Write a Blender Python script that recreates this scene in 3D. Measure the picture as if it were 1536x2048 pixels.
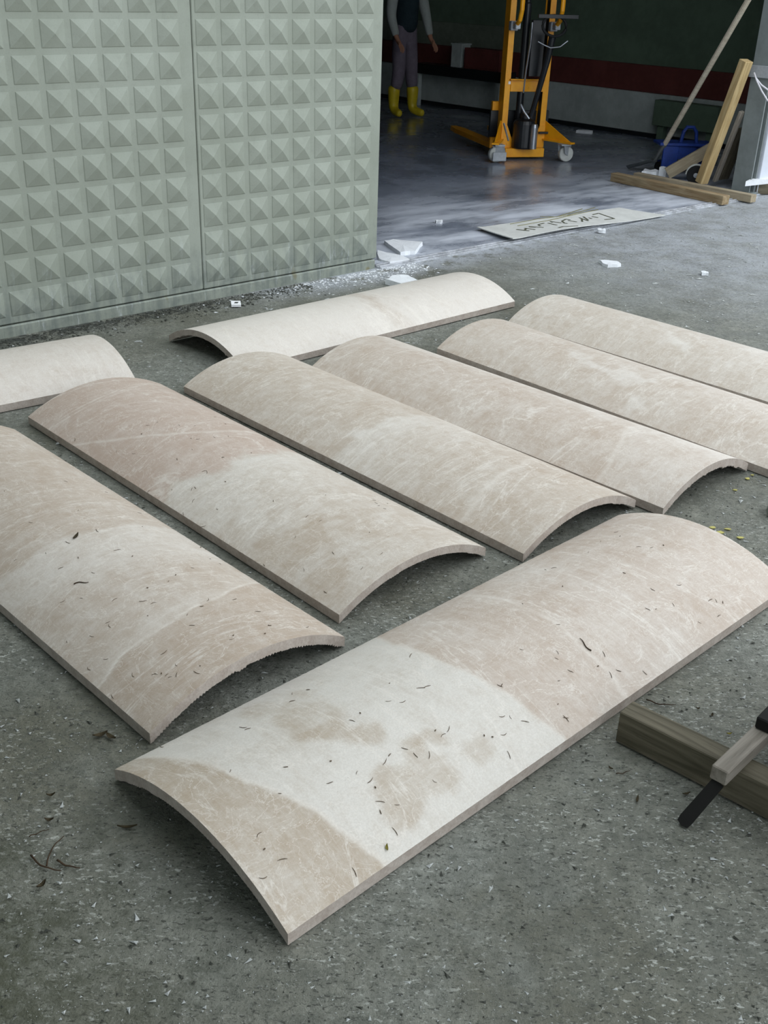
import bpy, bmesh, math, random
import numpy as np
from mathutils import Vector, Matrix
for o in list(bpy.data.objects): bpy.data.objects.remove(o)
SC = bpy.context.scene; COL = SC.collection
# ---------------------------------------------------------------- camera (1536 x 2048, focal length 2112 px)
cd = bpy.data.cameras.new('camera'); cam = bpy.data.objects.new('camera', cd); COL.objects.link(cam); SC.camera = cam
cd.sensor_fit = 'VERTICAL'; cd.sensor_height = 24.0; cd.lens = 24.0*2113.88/2048; cd.clip_start = .05; cd.clip_end = 200
cam.matrix_world = Matrix(((0.99937899,-0.03523675,0,0),(0.01596895,0.4529088,-0.89141383,0),(0.03141053,0.89086025,0.45319024,1.55),(0,0,0,1)))
# ---------------------------------------------------------------- overcast sky and the veiled sun behind it
wd = bpy.data.worlds.new('overcast'); SC.world = wd; wd.use_nodes = True
bg = wd.node_tree.nodes['Background']; bg.inputs['Color'].default_value = (.91,.965,1.02,1); bg.inputs['Strength'].default_value = 1.84
sd = bpy.data.lights.new('veiled_sun','SUN'); sd.energy = .5; sd.angle = math.radians(50); sd.color = (1,.985,.96)
sun = bpy.data.objects.new('veiled_sun', sd); COL.objects.link(sun); sun.rotation_euler = Vector((-.78,-.10,-.66)).to_track_quat('-Z','Y').to_euler(); sun.location=(6,0,8)
vs = SC.view_settings; vs.view_transform='Standard'; vs.look='None'; vs.exposure=0.0; vs.gamma=1.0; vs.use_curve_mapping=False
# hall front: corner of the doorway and direction of the front
HB = (-.1102,6.2342); HA = math.radians(42.616)
# measured layout: slab = x, y, angle, length, chord, rise, thickness, side
SLABS = {9: [-0.3485, 1.5364, 0.7785, 1.8335, 0.5821, 0.0792, 0.0243, 1.0], 1: [-0.2966, 2.0701, 2.3525, 1.7965, 0.5835, 0.0848, 0.0243, -1.0], 2: [0.0997, 2.5804, 2.3333, 1.7941, 0.578, 0.079, 0.0243, -1.0], 3: [0.625, 2.9484, 2.3342, 1.8117, 0.571, 0.0783, 0.0243, -1.0], 4: [1.1044, 3.2836, 2.3536, 1.7686, 0.5495, 0.078, 0.0243, -1.0], 5: [1.6443, 3.5311, 2.3155, 1.8029, 0.5585, 0.0832, 0.0243, -1.0], 6: [2.042, 4.0344, 2.3397, 1.8029, 0.5667, 0.0828, 0.0243, -1.0], 7: [-0.8249, 4.5084, 0.7579, 1.7611, 0.5804, 0.084, 0.0243, 1.0], 8: [-2.6423, 3.2392, 0.6679, 1.8029, 0.5812, 0.091, 0.0243, 1.0]}
LINES = {'9_nearb': [(0.045, 1.114), (0.104, 0.43), (0.133, 0.008), (0.187, -0.412), (0.21, -0.688), (0.24, -0.939)], '9_far': [(0.757, 0.966), (0.724, 0.636), (0.731, 0.107), (0.758, -0.321), (0.773, -0.617), (0.797, -0.992)], '9_blobA': [(0.316, 0.274), (0.426, 0.125), (0.46, -0.165), (0.402, -0.3), (0.34, -0.226), (0.306, -0.014)], '9_blobB': [(0.396, -0.357), (0.522, -0.389), (0.529, -0.637), (0.517, -0.85), (0.481, -0.975), (0.374, -0.907), (0.322, -0.859), (0.325, -0.647), (0.355, -0.436)], '9_blobC': [(0.31, 0.943), (0.409, 0.785), (0.433, 0.328), (0.456, -0.111), (0.411, 0.175), (0.316, 0.274), (0.288, 0.575)], '9_blobD': [(0.554, -0.655), (0.625, -0.73), (0.638, -0.901), (0.583, -0.943), (0.538, -0.776)], '9_vein': [(1.073, -0.131), (1.051, -0.436), (1.049, -0.781), (1.042, -1.006)], '1_vein': [(0.218, -0.976), (0.243, -0.699), (0.244, -0.398), (0.249, -0.047), (0.27, 0.352), (0.346, 0.953)], '1_pale': [(0.791, -0.857), (0.783, -0.617), (0.806, -0.403), (0.802, -0.098), (0.776, 0.339)], '1_pale2': [(0.724, -0.991), (0.643, -0.634), (0.6, -0.125), (0.575, 0.426), (0.549, 0.908)], '2_b': [(0.883, -0.918), (0.874, -0.592), (0.839, -0.208), (0.874, 0.565), (0.893, 1.137)], '2_brown': [(0.377, -0.99), (0.395, -0.736), (0.39, -0.363), (0.324, -0.032), (0.247, -0.503), (0.277, -0.805), (0.262, -0.983)], '2_brown2': [(0.166, -1.002), (0.182, -0.69), (0.124, -0.48), (0.061, -0.733), (0.073, -0.955)], '2_vein': [(1.441, -0.983), (1.309, -0.669), (1.177, -0.255), (1.094, 0.175)], '3_b': [(0.857, -0.843), (0.881, -0.518), (0.878, 0.131), (0.858, 0.908)], '3_vein': [(0.266, -0.895), (0.294, -0.388), (0.324, 0.223), (0.38, 0.743)], '4_vein': [(0.259, -0.963), (0.27, -0.706), (0.309, -0.313), (0.369, 0.089)], '4_pale': [(1.552, 0.738), (1.057, 0.042), (0.669, -0.1), (0.341, -0.051)], '5_white': [(1.344, -0.015), (1.153, -0.226), (0.882, -0.492), (0.785, -0.033), (0.978, -0.18)], '5_tri': [(0.769, -0.999), (0.787, -0.586), (0.736, -0.487), (0.707, -0.955)], '6_white': [(1.068, 0.027), (0.926, -0.151), (0.843, -0.703), (0.95, -0.428)], '7_st': [(0.984, 0.62), (0.958, -0.353), (0.973, -0.936)], '7_st2': [(1.053, -0.006), (1.097, -0.338), (1.081, -0.911)]}
NEEDLES = {9: [(0.445, 0.608), (0.387, 0.564), (0.419, 0.014), (0.45, 0.039), (0.55, -0.061), (0.615, -0.037), (0.63, -0.055), (0.771, -0.378), (0.777, -0.383), (0.744, -0.723), (0.707, -0.593), (0.544, -0.418), (0.572, -0.46), (0.63, -0.645), (0.644, -0.687), (0.674, -0.712), (0.55, -0.483), (0.452, -0.412), (0.46, -0.498), (0.485, -0.549), (0.392, -0.419), (0.413, -0.396), (0.3, -0.202), (0.218, -0.054), (0.334, -0.48), (0.331, -0.542), (0.317, -0.644), (0.303, -0.701), (0.301, -0.856), (0.07, -0.4), (0.261, -0.34), (0.073, -0.618), (0.058, -0.5), (0.022, -0.643), (0.177, -0.923), (0.249, 0.501), (0.248, 0.556), (0.111, 0.954), (0.845, -0.863), (0.646, -0.857), (0.699, 0.341), (1.084, -0.611), (1.048, -0.783), (1.038, -0.67), (1.079, -0.789), (0.961, -0.583), (1.143, -0.918), (1.572, 0.163), (1.631, 0.019), (1.41, -0.347), (1.497, -0.44), (1.563, -0.795), (1.531, -0.719), (1.509, -0.875), (1.329, -0.482), (1.411, -0.038), (1.315, 0.509), (1.227, 0.188), (0.843, -0.869)], 1: [(0.676, -0.249), (0.673, -0.433), (0.411, -0.088), (0.266, 0.188), (0.247, 0.085), (0.155, 0.436), (0.237, 0.395), (0.358, -0.567), (0.432, -0.366), (0.37, -0.22), (0.341, -0.178), (0.191, -0.134), (0.049, 0.237), (0.087, 0.02), (0.078, 0.359), (0.047, 0.681), (0.161, -0.471), (0.291, -0.929), (0.166, -0.974), (0.109, -0.613), (0.074, -0.548), (0.121, -0.654), (0.168, -0.754), (0.04, -0.438), (0.767, -0.186), (0.773, 0.124), (0.636, 0.065), (0.58, 0.107), (0.424, 0.221), (0.614, 0.941), (0.605, 1.258)], 2: [(0.816, -0.702), (0.812, -0.666), (0.86, -0.433), (0.849, -0.426), (0.749, -0.415), (0.765, -0.804), (0.887, -0.123), (1.001, -0.471), (0.953, -0.995), (0.75, -0.993), (0.643, -1.003), (1.467, -0.93), (1.25, -0.419), (0.386, -0.279), (0.536, -0.319), (0.187, -0.507), (0.334, -1.096), (0.092, -0.891)]}
S9TWIG = (1.065, -0.46)
S9LEAF = (0.264, -0.912)
S1LEAF = (0.778, -0.085)
S1TWIG = (0.568, -0.426)
GLEAF = [(-0.622, 1.887), (-0.597, 1.882), (-0.674, 1.688), (-0.656, 1.616), (-0.495, 1.604), (-0.62, 1.446)]
GTWIG = [(-0.683, 1.569), (-0.65, 1.592), (-0.625, 1.495), (-0.615, 1.575), (-0.663, 1.52), (-0.594, 1.484), (-0.609, 1.51), (-0.56, 1.493), (0.653, 2.092), (0.721, 2.078), (0.53, 1.819), (0.564, 1.833)]
GBITS = [(0.771, 2.064), (0.799, 2.04), (0.728, 1.979), (0.821, 1.972), (0.561, 1.739), (0.521, 1.836), (0.671, 1.762)]
YELLOW = [(1.072, 2.988), (1.127, 2.959), (1.282, 3.41), (1.103, 3.014), (1.309, 3.442), (1.056, 3.021), (1.21, 3.311)]
WHITE = {'chunk': [(-0.06, 6.834), (-0.007, 6.913), (0.187, 6.844), (0.136, 6.591), (0.043, 6.538)], 'flake': [(1.277, 6.577), (1.393, 6.568), (1.402, 6.481), (1.31, 6.443), (1.283, 6.501)], 'bit': [(1.873, 6.352)], 'paper': [(-0.835, 5.387), (-0.786, 5.393), (-0.773, 5.321), (-0.822, 5.314)], 'plate': [(-0.04, 5.907), (0.016, 6.014), (0.088, 6.024), (0.144, 5.91), (0.045, 5.811)], 'wchip': [(1.441, 7.447), (0.312, 7.555)], 'edge': [(1.26, 3.18), (1.261, 3.107)]}
STROKES = [[(0.833, 7.299), (0.914, 7.242)], [(0.894, 7.344), (0.959, 7.284)], [(0.882, 7.254), (0.905, 7.334)], [(0.929, 7.409), (1.025, 7.365)], [(0.93, 7.393), (0.974, 7.376)], [(1.009, 7.495), (1.052, 7.551)], [(1.002, 7.482), (1.011, 7.43)], [(1.079, 7.556), (1.13, 7.466)], [(1.108, 7.623), (1.176, 7.572)], [(1.107, 7.635), (1.114, 7.586)], [(1.239, 7.683), (1.292, 7.628)], [(1.191, 7.649), (1.229, 7.732), (1.259, 7.712)], [(1.191, 7.649), (1.196, 7.563), (1.214, 7.541)], [(1.339, 7.816), (1.385, 7.694)], [(1.376, 7.861), (1.391, 7.734)], [(1.35, 7.765), (1.335, 7.648)], [(1.442, 7.886), (1.481, 7.853)], [(1.411, 7.828), (1.426, 7.799)], [(1.514, 8.02), (1.6, 7.847)], [(1.6, 7.847), (1.518, 7.781)], [(1.514, 8.02), (1.459, 7.956)], [(1.125, 7.346), (1.163, 7.4), (1.271, 7.429)]]
SLINES = [[(0.81, 7.499), (1.022, 7.71), (1.261, 7.882), (1.519, 8.225)], [(0.856, 7.433), (1.091, 7.658), (1.283, 7.885), (1.529, 8.147)], [(1.055, 7.807), (1.175, 7.814), (1.412, 8.155)]]
SIGN = [(0.567, 7.353), (0.779, 6.978), (1.062, 7.139), (1.442, 7.512), (1.84, 7.917), (2.021, 8.075), (1.712, 8.264), (1.543, 8.234), (1.055, 7.801)]
# ---------------------------------------------------------------- helpers
def link(o):
    COL.objects.link(o); return o
def tag(o, label=None, cat=None, group=None, kind=None):
    if label: o['label'] = label
    if cat: o['category'] = cat
    if group: o['group'] = group
    if kind: o['kind'] = kind
    return o
def empty(name, loc=(0,0,0), rz=0.0):
    o = bpy.data.objects.new(name, None); o.empty_display_size = .1
    o.location = loc; o.rotation_euler = (0,0,rz); return link(o)
def mobj(name, V, F, m, parent=None, smooth=False):
    me = bpy.data.meshes.new(name); me.from_pydata([tuple(v) for v in V], [], F); me.update()
    if m: me.materials.append(m)
    if smooth: me.polygons.foreach_set('use_smooth', [True]*len(me.polygons))
    o = bpy.data.objects.new(name, me)
    if parent: o.parent = parent
    return link(o)
def bobj(name, bm, m, parent=None, smooth=False):
    bmesh.ops.recalc_face_normals(bm, faces=bm.faces[:])
    me = bpy.data.meshes.new(name); bm.to_mesh(me); bm.free()
    if m: me.materials.append(m)
    if smooth: me.polygons.foreach_set('use_smooth', [True]*len(me.polygons))
    o = bpy.data.objects.new(name, me)
    if parent: o.parent = parent
    return link(o)
def bx(bm, x0,x1,y0,y1,z0,z1, bev=0.0, M=None):
    vs = [bm.verts.new(p) for p in ((x0,y0,z0),(x1,y0,z0),(x1,y1,z0),(x0,y1,z0),(x0,y0,z1),(x1,y0,z1),(x1,y1,z1),(x0,y1,z1))]
    fs = [bm.faces.new([vs[i] for i in f]) for f in ((0,3,2,1),(4,5,6,7),(0,1,5,4),(1,2,6,5),(2,3,7,6),(3,0,4,7))]
    if bev:
        es = list({e for f in fs for e in f.edges})
        r = bmesh.ops.bevel(bm, geom=es, offset=bev, segments=1, affect='EDGES')
        vs = list({v for f in r['faces'] for v in f.verts} | {v for v in vs if v.is_valid})
    if M is not None: bmesh.ops.transform(bm, matrix=M, verts=[v for v in vs if v.is_valid])
    return bm
def box(name, dims, m, parent=None, bev=0.003):
    return bobj(name, bx(bmesh.new(), *dims, bev=bev), m, parent)
def tube(bm, pts, r, n=10, close=False):
    pts = [Vector(p) for p in pts]; rs = r if isinstance(r,(list,tuple)) else [r]*len(pts)
    rings = []; up = Vector((0.123,0.331,0.94))
    for i,p in enumerate(pts):
        a = pts[i-1] if i>0 else (pts[-1] if close else pts[0]); b = pts[(i+1)%len(pts)] if (i<len(pts)-1 or close) else pts[-1]
        t = (b-a).normalized()
        x = t.cross(up)
        if x.length < .05: x = t.cross(Vector((1,0,0)))
        x.normalize(); y = t.cross(x).normalized()
        rings.append([bm.verts.new(p + rs[i]*(math.cos(2*math.pi*k/n)*x+math.sin(2*math.pi*k/n)*y)) for k in range(n)])
    R = len(rings)
    for i in range(R if close else R-1):
        A, B = rings[i], rings[(i+1)%R]
        for k in range(n): bm.faces.new((A[k],A[(k+1)%n],B[(k+1)%n],B[k]))
    if not close:
        bm.faces.new(rings[0][::-1]); bm.faces.new(rings[-1])
    return bm
def prism(bm, poly, z0, z1):
    a = [bm.verts.new((x,y,z0)) for x,y in poly]; b = [bm.verts.new((x,y,z1)) for x,y in poly]
    bm.faces.new(a[::-1]); bm.faces.new(b); n = len(poly)
    for i in range(n): bm.faces.new((a[i],a[(i+1)%n],b[(i+1)%n],b[i]))
    return bm
def lathe(bm, prof, axis='Z', n=20, at=(0,0,0)):
    rings = []
    for r,z in prof:
        ring = []
        for k in range(n):
            c,s = math.cos(2*math.pi*k/n)*r, math.sin(2*math.pi*k/n)*r
            p = (c,s,z) if axis=='Z' else ((z,c,s) if axis=='X' else (c,z,s))
            ring.append(bm.verts.new((p[0]+at[0],p[1]+at[1],p[2]+at[2])))
        rings.append(ring)
    for A,B in zip(rings[:-1],rings[1:]):
        for k in range(n): bm.faces.new((A[k],A[(k+1)%n],B[(k+1)%n],B[k]))
    bm.faces.new(rings[0]); bm.faces.new(rings[-1])
    return bm
# numpy value noise for the stone pattern and the uneven surfaces
def vnoise(x, y, seed=0):
    x = np.asarray(x,float); y = np.asarray(y,float)
    xi = np.floor(x).astype(np.int64); yi = np.floor(y).astype(np.int64); fx = x-xi; fy = y-yi
    fx = fx*fx*(3-2*fx); fy = fy*fy*(3-2*fy)
    def h(a,b):
        n = (a*374761393 + b*668265263 + seed*974711) & 0xffffffff
        n = ((n ^ (n>>13))*1274126177) & 0xffffffff
        return ((n ^ (n>>16)) & 0xffff)/65535.0
    return (h(xi,yi)*(1-fx)+h(xi+1,yi)*fx)*(1-fy) + (h(xi,yi+1)*(1-fx)+h(xi+1,yi+1)*fx)*fy
def fbm(x, y, seed=0, o=4):
    return sum(vnoise(x*2**i, y*2**i, seed+i)*.5**i for i in range(o))/sum(.5**i for i in range(o))-.5

# ---------------------------------------------------------------- materials
def srgb(r,g,b):
    f = lambda c: (c/255/12.92) if c/255 <= .04045 else ((c/255+.055)/1.055)**2.4
    return (f(r),f(g),f(b),1)
class NT:
    def __init__(s, name, rough=.6, spec=.4, metal=0):
        s.m = bpy.data.materials.new(name); s.m.use_nodes = True; s.t = s.m.node_tree; s.n = s.t.nodes; s.l = s.t.links
        s.b = s.n['Principled BSDF']; s.b.inputs['Roughness'].default_value = rough
        s.b.inputs['Specular IOR Level'].default_value = spec; s.b.inputs['Metallic'].default_value = metal
        s.tc = s.n.new('ShaderNodeTexCoord')
    def set(s, inp, v):
        if hasattr(v,'is_linked') or isinstance(v,bpy.types.NodeSocket): s.l.new(v, inp)
        else: inp.default_value = v
    def map(s, src='Object', scale=(1,1,1), loc=(0,0,0), rot=(0,0,0)):
        n = s.n.new('ShaderNodeMapping'); n.inputs['Scale'].default_value = scale; n.inputs['Location'].default_value = loc; n.inputs['Rotation'].default_value = rot
        s.set(n.inputs['Vector'], s.tc.outputs[src] if isinstance(src,str) else src); return n.outputs[0]
    def noise(s, vec, scale, detail=4, rough=.55, dist=0.0):
        n = s.n.new('ShaderNodeTexNoise'); s.set(n.inputs['Vector'],vec); n.inputs['Scale'].default_value = scale
        n.inputs['Detail'].default_value = detail; n.inputs['Roughness'].default_value = rough; n.inputs['Distortion'].default_value = dist
        return n.outputs['Fac']
    def vor(s, vec, scale, feature='F1', out='Distance', rnd=1.0):
        n = s.n.new('ShaderNodeTexVoronoi'); n.feature = feature; s.set(n.inputs['Vector'],vec); n.inputs['Scale'].default_value = scale
        n.inputs['Randomness'].default_value = rnd; return n.outputs[out]
    def ramp(s, fac, a, b, va=0.0, vb=1.0):
        n = s.n.new('ShaderNodeMapRange'); n.interpolation_type = 'SMOOTHSTEP'; s.set(n.inputs['Value'],fac)
        for k,v in zip(('From Min','From Max','To Min','To Max'),(a,b,va,vb)): n.inputs[k].default_value = v
        return n.outputs[0]
    def math(s, op, a, b=0.0, c=None):
        n = s.n.new('ShaderNodeMath'); n.operation = op; s.set(n.inputs[0],a); s.set(n.inputs[1],b)
        if c is not None: s.set(n.inputs[2],c)
        return n.outputs[0]
    def mix(s, fac, a, b, mode='MIX'):
        n = s.n.new('ShaderNodeMix'); n.data_type = 'RGBA'; n.blend_type = mode; n.clamp_factor = True
        s.set(n.inputs['Factor'],fac); s.set(n.inputs['A'],a); s.set(n.inputs['B'],b); return n.outputs['Result']
    def attr(s, name):
        n = s.n.new('ShaderNodeAttribute'); n.attribute_name = name; return n.outputs['Fac']
    def sep(s, vec):
        n = s.n.new('ShaderNodeSeparateXYZ'); s.set(n.inputs[0],vec); return n.outputs
    def bump(s, h, strength=.3, dist=.01):
        n = s.n.new('ShaderNodeBump'); n.inputs['Strength'].default_value = strength; n.inputs['Distance'].default_value = dist
        s.set(n.inputs['Height'],h); s.l.new(n.outputs[0], s.b.inputs['Normal'])
    def col(s, c): s.set(s.b.inputs['Base Color'], c)
    def rgh(s, v): s.set(s.b.inputs['Roughness'], v)
def mat_basic(name, c, rough=.6, spec=.4, metal=0, var=.25, scale=8, bump=.15, c2=None):
    q = NT(name, rough, spec, metal); v = q.map('Object')
    f = q.noise(v, scale, 6, .65); f2 = q.noise(v, scale*6, 3)
    dark = c2 or tuple(x*(1-var) for x in c[:3])+(1,)
    q.col(q.mix(q.ramp(q.math('ADD', q.math('MULTIPLY',f,.7), q.math('MULTIPLY',f2,.3)), .35,.65), dark, c))
    if bump: q.bump(f2, bump, .003)
    return q.m
def mat_wood(name, c1, c2, rough=.75):
    q = NT(name, rough, .25); v = q.map('Object', scale=(1.2,14,14))
    oi = q.n.new('ShaderNodeObjectInfo'); a = q.n.new('ShaderNodeVectorMath'); a.operation='ADD'
    sc = q.n.new('ShaderNodeVectorMath'); sc.operation='SCALE'; sc.inputs[0].default_value=(37,11,23); q.l.new(oi.outputs['Random'], sc.inputs['Scale'])
    q.l.new(v,a.inputs[0]); q.l.new(sc.outputs[0],a.inputs[1]); v = a.outputs[0]
    g = q.noise(v, 2.2, 6, .6, 1.2); g2 = q.noise(v, 9, 3, .6); blot = q.noise(q.map('Object'), 5, 4)
    base = q.mix(q.ramp(g,.3,.7), c1, c2)
    base = q.mix(q.ramp(g2,.55,.75,0,.45), base, tuple(x*.5 for x in c1[:3])+(1,))
    q.col(q.mix(q.ramp(blot,.45,.75,0,.35), base, tuple(x*.55 for x in c2[:3])+(1,)))
    q.bump(g2, .35, .003); return q.m

def mat_stone_top():
    q = NT('beige_marble_honed', .5, .4)
    oi = q.n.new('ShaderNodeObjectInfo'); sc = q.n.new('ShaderNodeVectorMath'); sc.operation='SCALE'; sc.inputs[0].default_value=(31,17,5)
    q.l.new(oi.outputs['Random'], sc.inputs['Scale'])
    a = q.n.new('ShaderNodeVectorMath'); a.operation='ADD'; q.l.new(q.tc.outputs['Object'],a.inputs[0]); q.l.new(sc.outputs[0],a.inputs[1]); v = a.outputs[0]
    cloud = q.noise(v, 5, 8, .62, .8); fine = q.noise(v, 26, 8, .75); grain = q.noise(v, 240, 3, .7)
    streak = q.noise(q.map(v, scale=(14,3,3), rot=(0,0,.5)), 3.0, 6, .65, .9)
    tone = q.math('ADD', q.attr('tone'), q.math('MULTIPLY', q.math('SUBTRACT', cloud, .5), .75))
    tone = q.math('ADD', tone, q.math('MULTIPLY', q.math('SUBTRACT', fine, .5), .95))
    tone = q.math('ADD', tone, q.math('MULTIPLY', q.math('SUBTRACT', streak, .5), .7))
    brown = q.mix(q.attr('pink'), srgb(172,158,138), srgb(182,162,148))
    pale = q.mix(q.attr('pink'), srgb(214,211,203), srgb(215,207,199))
    hair = q.noise(q.map(v, scale=(60,9,9), rot=(0,0,.62)), 2.0, 5, .7, .6); hair2 = q.noise(q.map(v, scale=(9,55,9), rot=(0,0,.35)), 2.0, 5, .7, .6)
    tone = q.math('ADD', tone, q.math('MULTIPLY', q.math('SUBTRACT', q.math('MAXIMUM',hair,hair2), .55), .85))
    c = q.mix(q.ramp(tone,-.15,1.15), brown, pale)
    # fine whitish calcite veins: ridges of warped noise and crazing
    r1 = q.noise(v, 9, 5, .55, 1.6); w1 = q.ramp(q.math('ABSOLUTE', q.math('SUBTRACT', r1, .5)), .0,.012, 1,0)
    r2 = q.noise(q.map(v, loc=(3,7,1)), 4.2, 7, .6, 2.2); w2 = q.ramp(q.math('ABSOLUTE', q.math('SUBTRACT', r2, .48)), .0,.008, 1,0)
    warp = q.n.new('ShaderNodeVectorMath'); warp.operation='ADD'
    nz = q.n.new('ShaderNodeTexNoise'); nz.inputs['Scale'].default_value = 14; q.l.new(v, nz.inputs['Vector'])
    s2 = q.n.new('ShaderNodeVectorMath'); s2.operation='SCALE'; s2.inputs['Scale'].default_value=.06; q.l.new(nz.outputs['Color'], s2.inputs[0])
    q.l.new(v,warp.inputs[0]); q.l.new(s2.outputs[0],warp.inputs[1])
    cr = q.ramp(q.vor(warp.outputs[0], 24, 'DISTANCE_TO_EDGE'), 0,.035,1,0)
    cr = q.math('MULTIPLY', cr, q.ramp(q.noise(v,6,3),.45,.62))
    vein = q.math('MAXIMUM', q.math('MULTIPLY',w1,.36), q.math('MAXIMUM', q.math('MULTIPLY',w2,.6), q.math('MULTIPLY',cr,.2)))
    r3 = q.noise(q.map(v, scale=(2.6,.7,.7), rot=(0,0,.45)), 1.7, 7, .6, .8); w3 = q.ramp(q.math('ABSOLUTE', q.math('SUBTRACT', r3, .5)), .0,.013, 1,0)
    r4 = q.noise(q.map(v, scale=(5,1.1,1.1), rot=(0,0,-.35), loc=(2,5,0)), 2.4, 6, .62, .9); w4 = q.ramp(q.math('ABSOLUTE', q.math('SUBTRACT', r4, .52)), .0,.016, 1,0)
    vein = q.math('MAXIMUM', vein, q.math('MULTIPLY', q.math('MAXIMUM', q.math('MULTIPLY',w3,.62), q.math('MULTIPLY',w4,.16)), q.ramp(fine,.35,.6,.3,1)))
    vein = q.math('MAXIMUM', vein, q.math('MULTIPLY', q.attr('vein'), q.ramp(fine,.25,.6,.35,.95)))
    c = q.mix(vein, c, srgb(226,221,212))
    speck = q.ramp(q.vor(v, 75), .05,.10, 1,0)
    speck = q.math('MULTIPLY', speck, q.ramp(q.noise(v,11,2),.52,.6,0,.35))
    c = q.mix(speck, c, srgb(120,104,84))
    c = q.mix(q.ramp(grain,.35,.65,.14,0), c, srgb(140,124,106))
    q.col(c); q.rgh(q.ramp(fine,.3,.7,.45,.62))
    q.bump(q.math('ADD', q.math('MULTIPLY',grain,.5), fine), .12, .002); return q.m
def mat_stone_cut(name, c, c2, b):
    q = NT(name, .8, .2); v = q.map('Object'); n = q.noise(v, 30, 6, .7); n2 = q.noise(v, 160, 3)
    c = q.mix(q.ramp(n,.3,.7), c, c2); q.col(q.mix(q.ramp(n2,.3,.7,.2,0), c, srgb(120,110,100))); q.bump(q.math('ADD',n,n2), b, .004); return q.m

def mat_ground():
    q = NT('yard_concrete', .7, .4); v = q.tc.outputs['Object']
    big = q.noise(v, .9, 5, .6, .3); mid = q.noise(v, 5, 6, .65); fine = q.noise(v, 42, 5, .7); gr = q.noise(v, 170, 4, .75)
    c = q.mix(q.ramp(mid,.32,.68), srgb(106,108,98), srgb(136,137,126))
    c = q.mix(q.ramp(big,.42,.62,0,.6), c, srgb(150,154,147))
    c = q.mix(q.ramp(q.noise(q.map('Object',loc=(5,2,0)),1.7,6,.65),.50,.66,0,.7), c, srgb(100,99,84))
    c = q.mix(q.ramp(fine,.46,.7,0,.6), c, srgb(82,86,78))
    c = q.mix(q.ramp(gr,.52,.70,0,.6), c, srgb(58,62,56))
    c = q.mix(q.ramp(q.noise(v,22,6,.72),.42,.62,.30,0), c, srgb(74,76,68))
    # pale stone grit pressed into the surface
    patch = q.ramp(q.noise(v, 2.6, 5, .6),.4,.62,.15,1)
    vs = q.map('Object', scale=(1,1,1), rot=(0,0,.4)); wv = q.n.new('ShaderNodeVectorMath'); wv.operation='ADD'
    nz = q.n.new('ShaderNodeTexNoise'); nz.inputs['Scale'].default_value=60; q.l.new(v,nz.inputs['Vector'])
    s2 = q.n.new('ShaderNodeVectorMath'); s2.operation='SCALE'; s2.inputs['Scale'].default_value=.03; q.l.new(nz.outputs['Color'],s2.inputs[0])
    q.l.new(vs,wv.inputs[0]); q.l.new(s2.outputs[0],wv.inputs[1])
    sp = q.ramp(q.vor(wv.outputs[0], 85), .12,.26,1,0); sp = q.math('MULTIPLY', sp, q.ramp(q.noise(v,30,2),.5,.6))
    c = q.mix(q.math('MULTIPLY', sp, q.math('MULTIPLY',patch,.6)), c, srgb(196,200,196))
    sp2 = q.ramp(q.vor(q.map('Object',loc=(3.3,1,0)), 46), .06,.12,1,0); sp2 = q.math('MULTIPLY', sp2, q.ramp(q.noise(v,9,2),.5,.6,0,.7))
    c = q.mix(sp2, c, srgb(46,48,42))
    # marble dust swept against the hall front and tracked out of the doorway
    n = q.n.new('ShaderNodeMapping'); n.vector_type='TEXTURE'; n.inputs['Location'].default_value=(HB[0],HB[1],0); n.inputs['Rotation'].default_value=(0,0,HA)
    q.l.new(q.tc.outputs['Object'], n.inputs['Vector']); X,Y,_ = q.sep(n.outputs[0])
    d1 = q.math('MULTIPLY', q.ramp(Y,-.42,-.02), q.ramp(X,-1.3,-.2)); dn = q.noise(v, 7, 6, .7)
    dust = q.math('MULTIPLY', d1, q.ramp(dn,.34,.52))
    d2 = q.math('MULTIPLY', q.ramp(Y,-3.4,-.6), q.ramp(X,.0,2.0)); dust = q.math('MAXIMUM', dust, q.math('MULTIPLY', d2, q.ramp(q.noise(v,4.5,8,.8),.30,.66,.25,.85)))
    c = q.mix(q.math('MULTIPLY', dust,.85), c, srgb(184,190,199))
    pit_shade = q.ramp(q.noise(q.map('Object',scale=(1,2.2,1),rot=(0,0,.3)), 75, 3, .6, .5), .57,.66,0,.85); c = q.mix(pit_shade, c, srgb(60,62,56))  # shade inside small surface pits, painted as dark strokes
    wh = q.ramp(q.noise(q.map('Object',scale=(1,2.0,1),rot=(0,0,-.5),loc=(1,4,0)), 68, 3, .6, .5), .58,.67,0,.8); c = q.mix(q.math('MULTIPLY',wh,patch), c, srgb(190,193,186))
    mm = q.n.new('ShaderNodeVectorMath'); mm.operation='DISTANCE'; q.l.new(v,mm.inputs[0]); mm.inputs[1].default_value=(-.75,1.15,0)
    moss = q.math('MULTIPLY', q.ramp(q.math('ADD',mm.outputs['Value'],q.math('MULTIPLY',q.math('SUBTRACT',mid,.5),.8)),.55,.12), q.ramp(fine,.3,.6,.35,1)); c = q.mix(q.math('MULTIPLY',moss,.8), c, srgb(74,76,58))
    # dark damp dirt along the wall foot
    dirt = q.math('MULTIPLY', q.ramp(Y,-.22,-.04), q.ramp(X,-.7,-1.4)); c = q.mix(q.math('MULTIPLY',dirt,q.ramp(q.noise(v,16,6,.7),.42,.58,.1,.9)), c, srgb(52,56,54))
    q.col(c); q.rgh(q.ramp(mid,.3,.7,.55,.85))
    h = q.math('ADD', q.math('MULTIPLY',fine,.6), q.math('ADD', q.math('MULTIPLY',gr,.4), q.math('MULTIPLY',mid,1.2)))
    q.bump(h, .95, .009); return q.m
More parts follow.
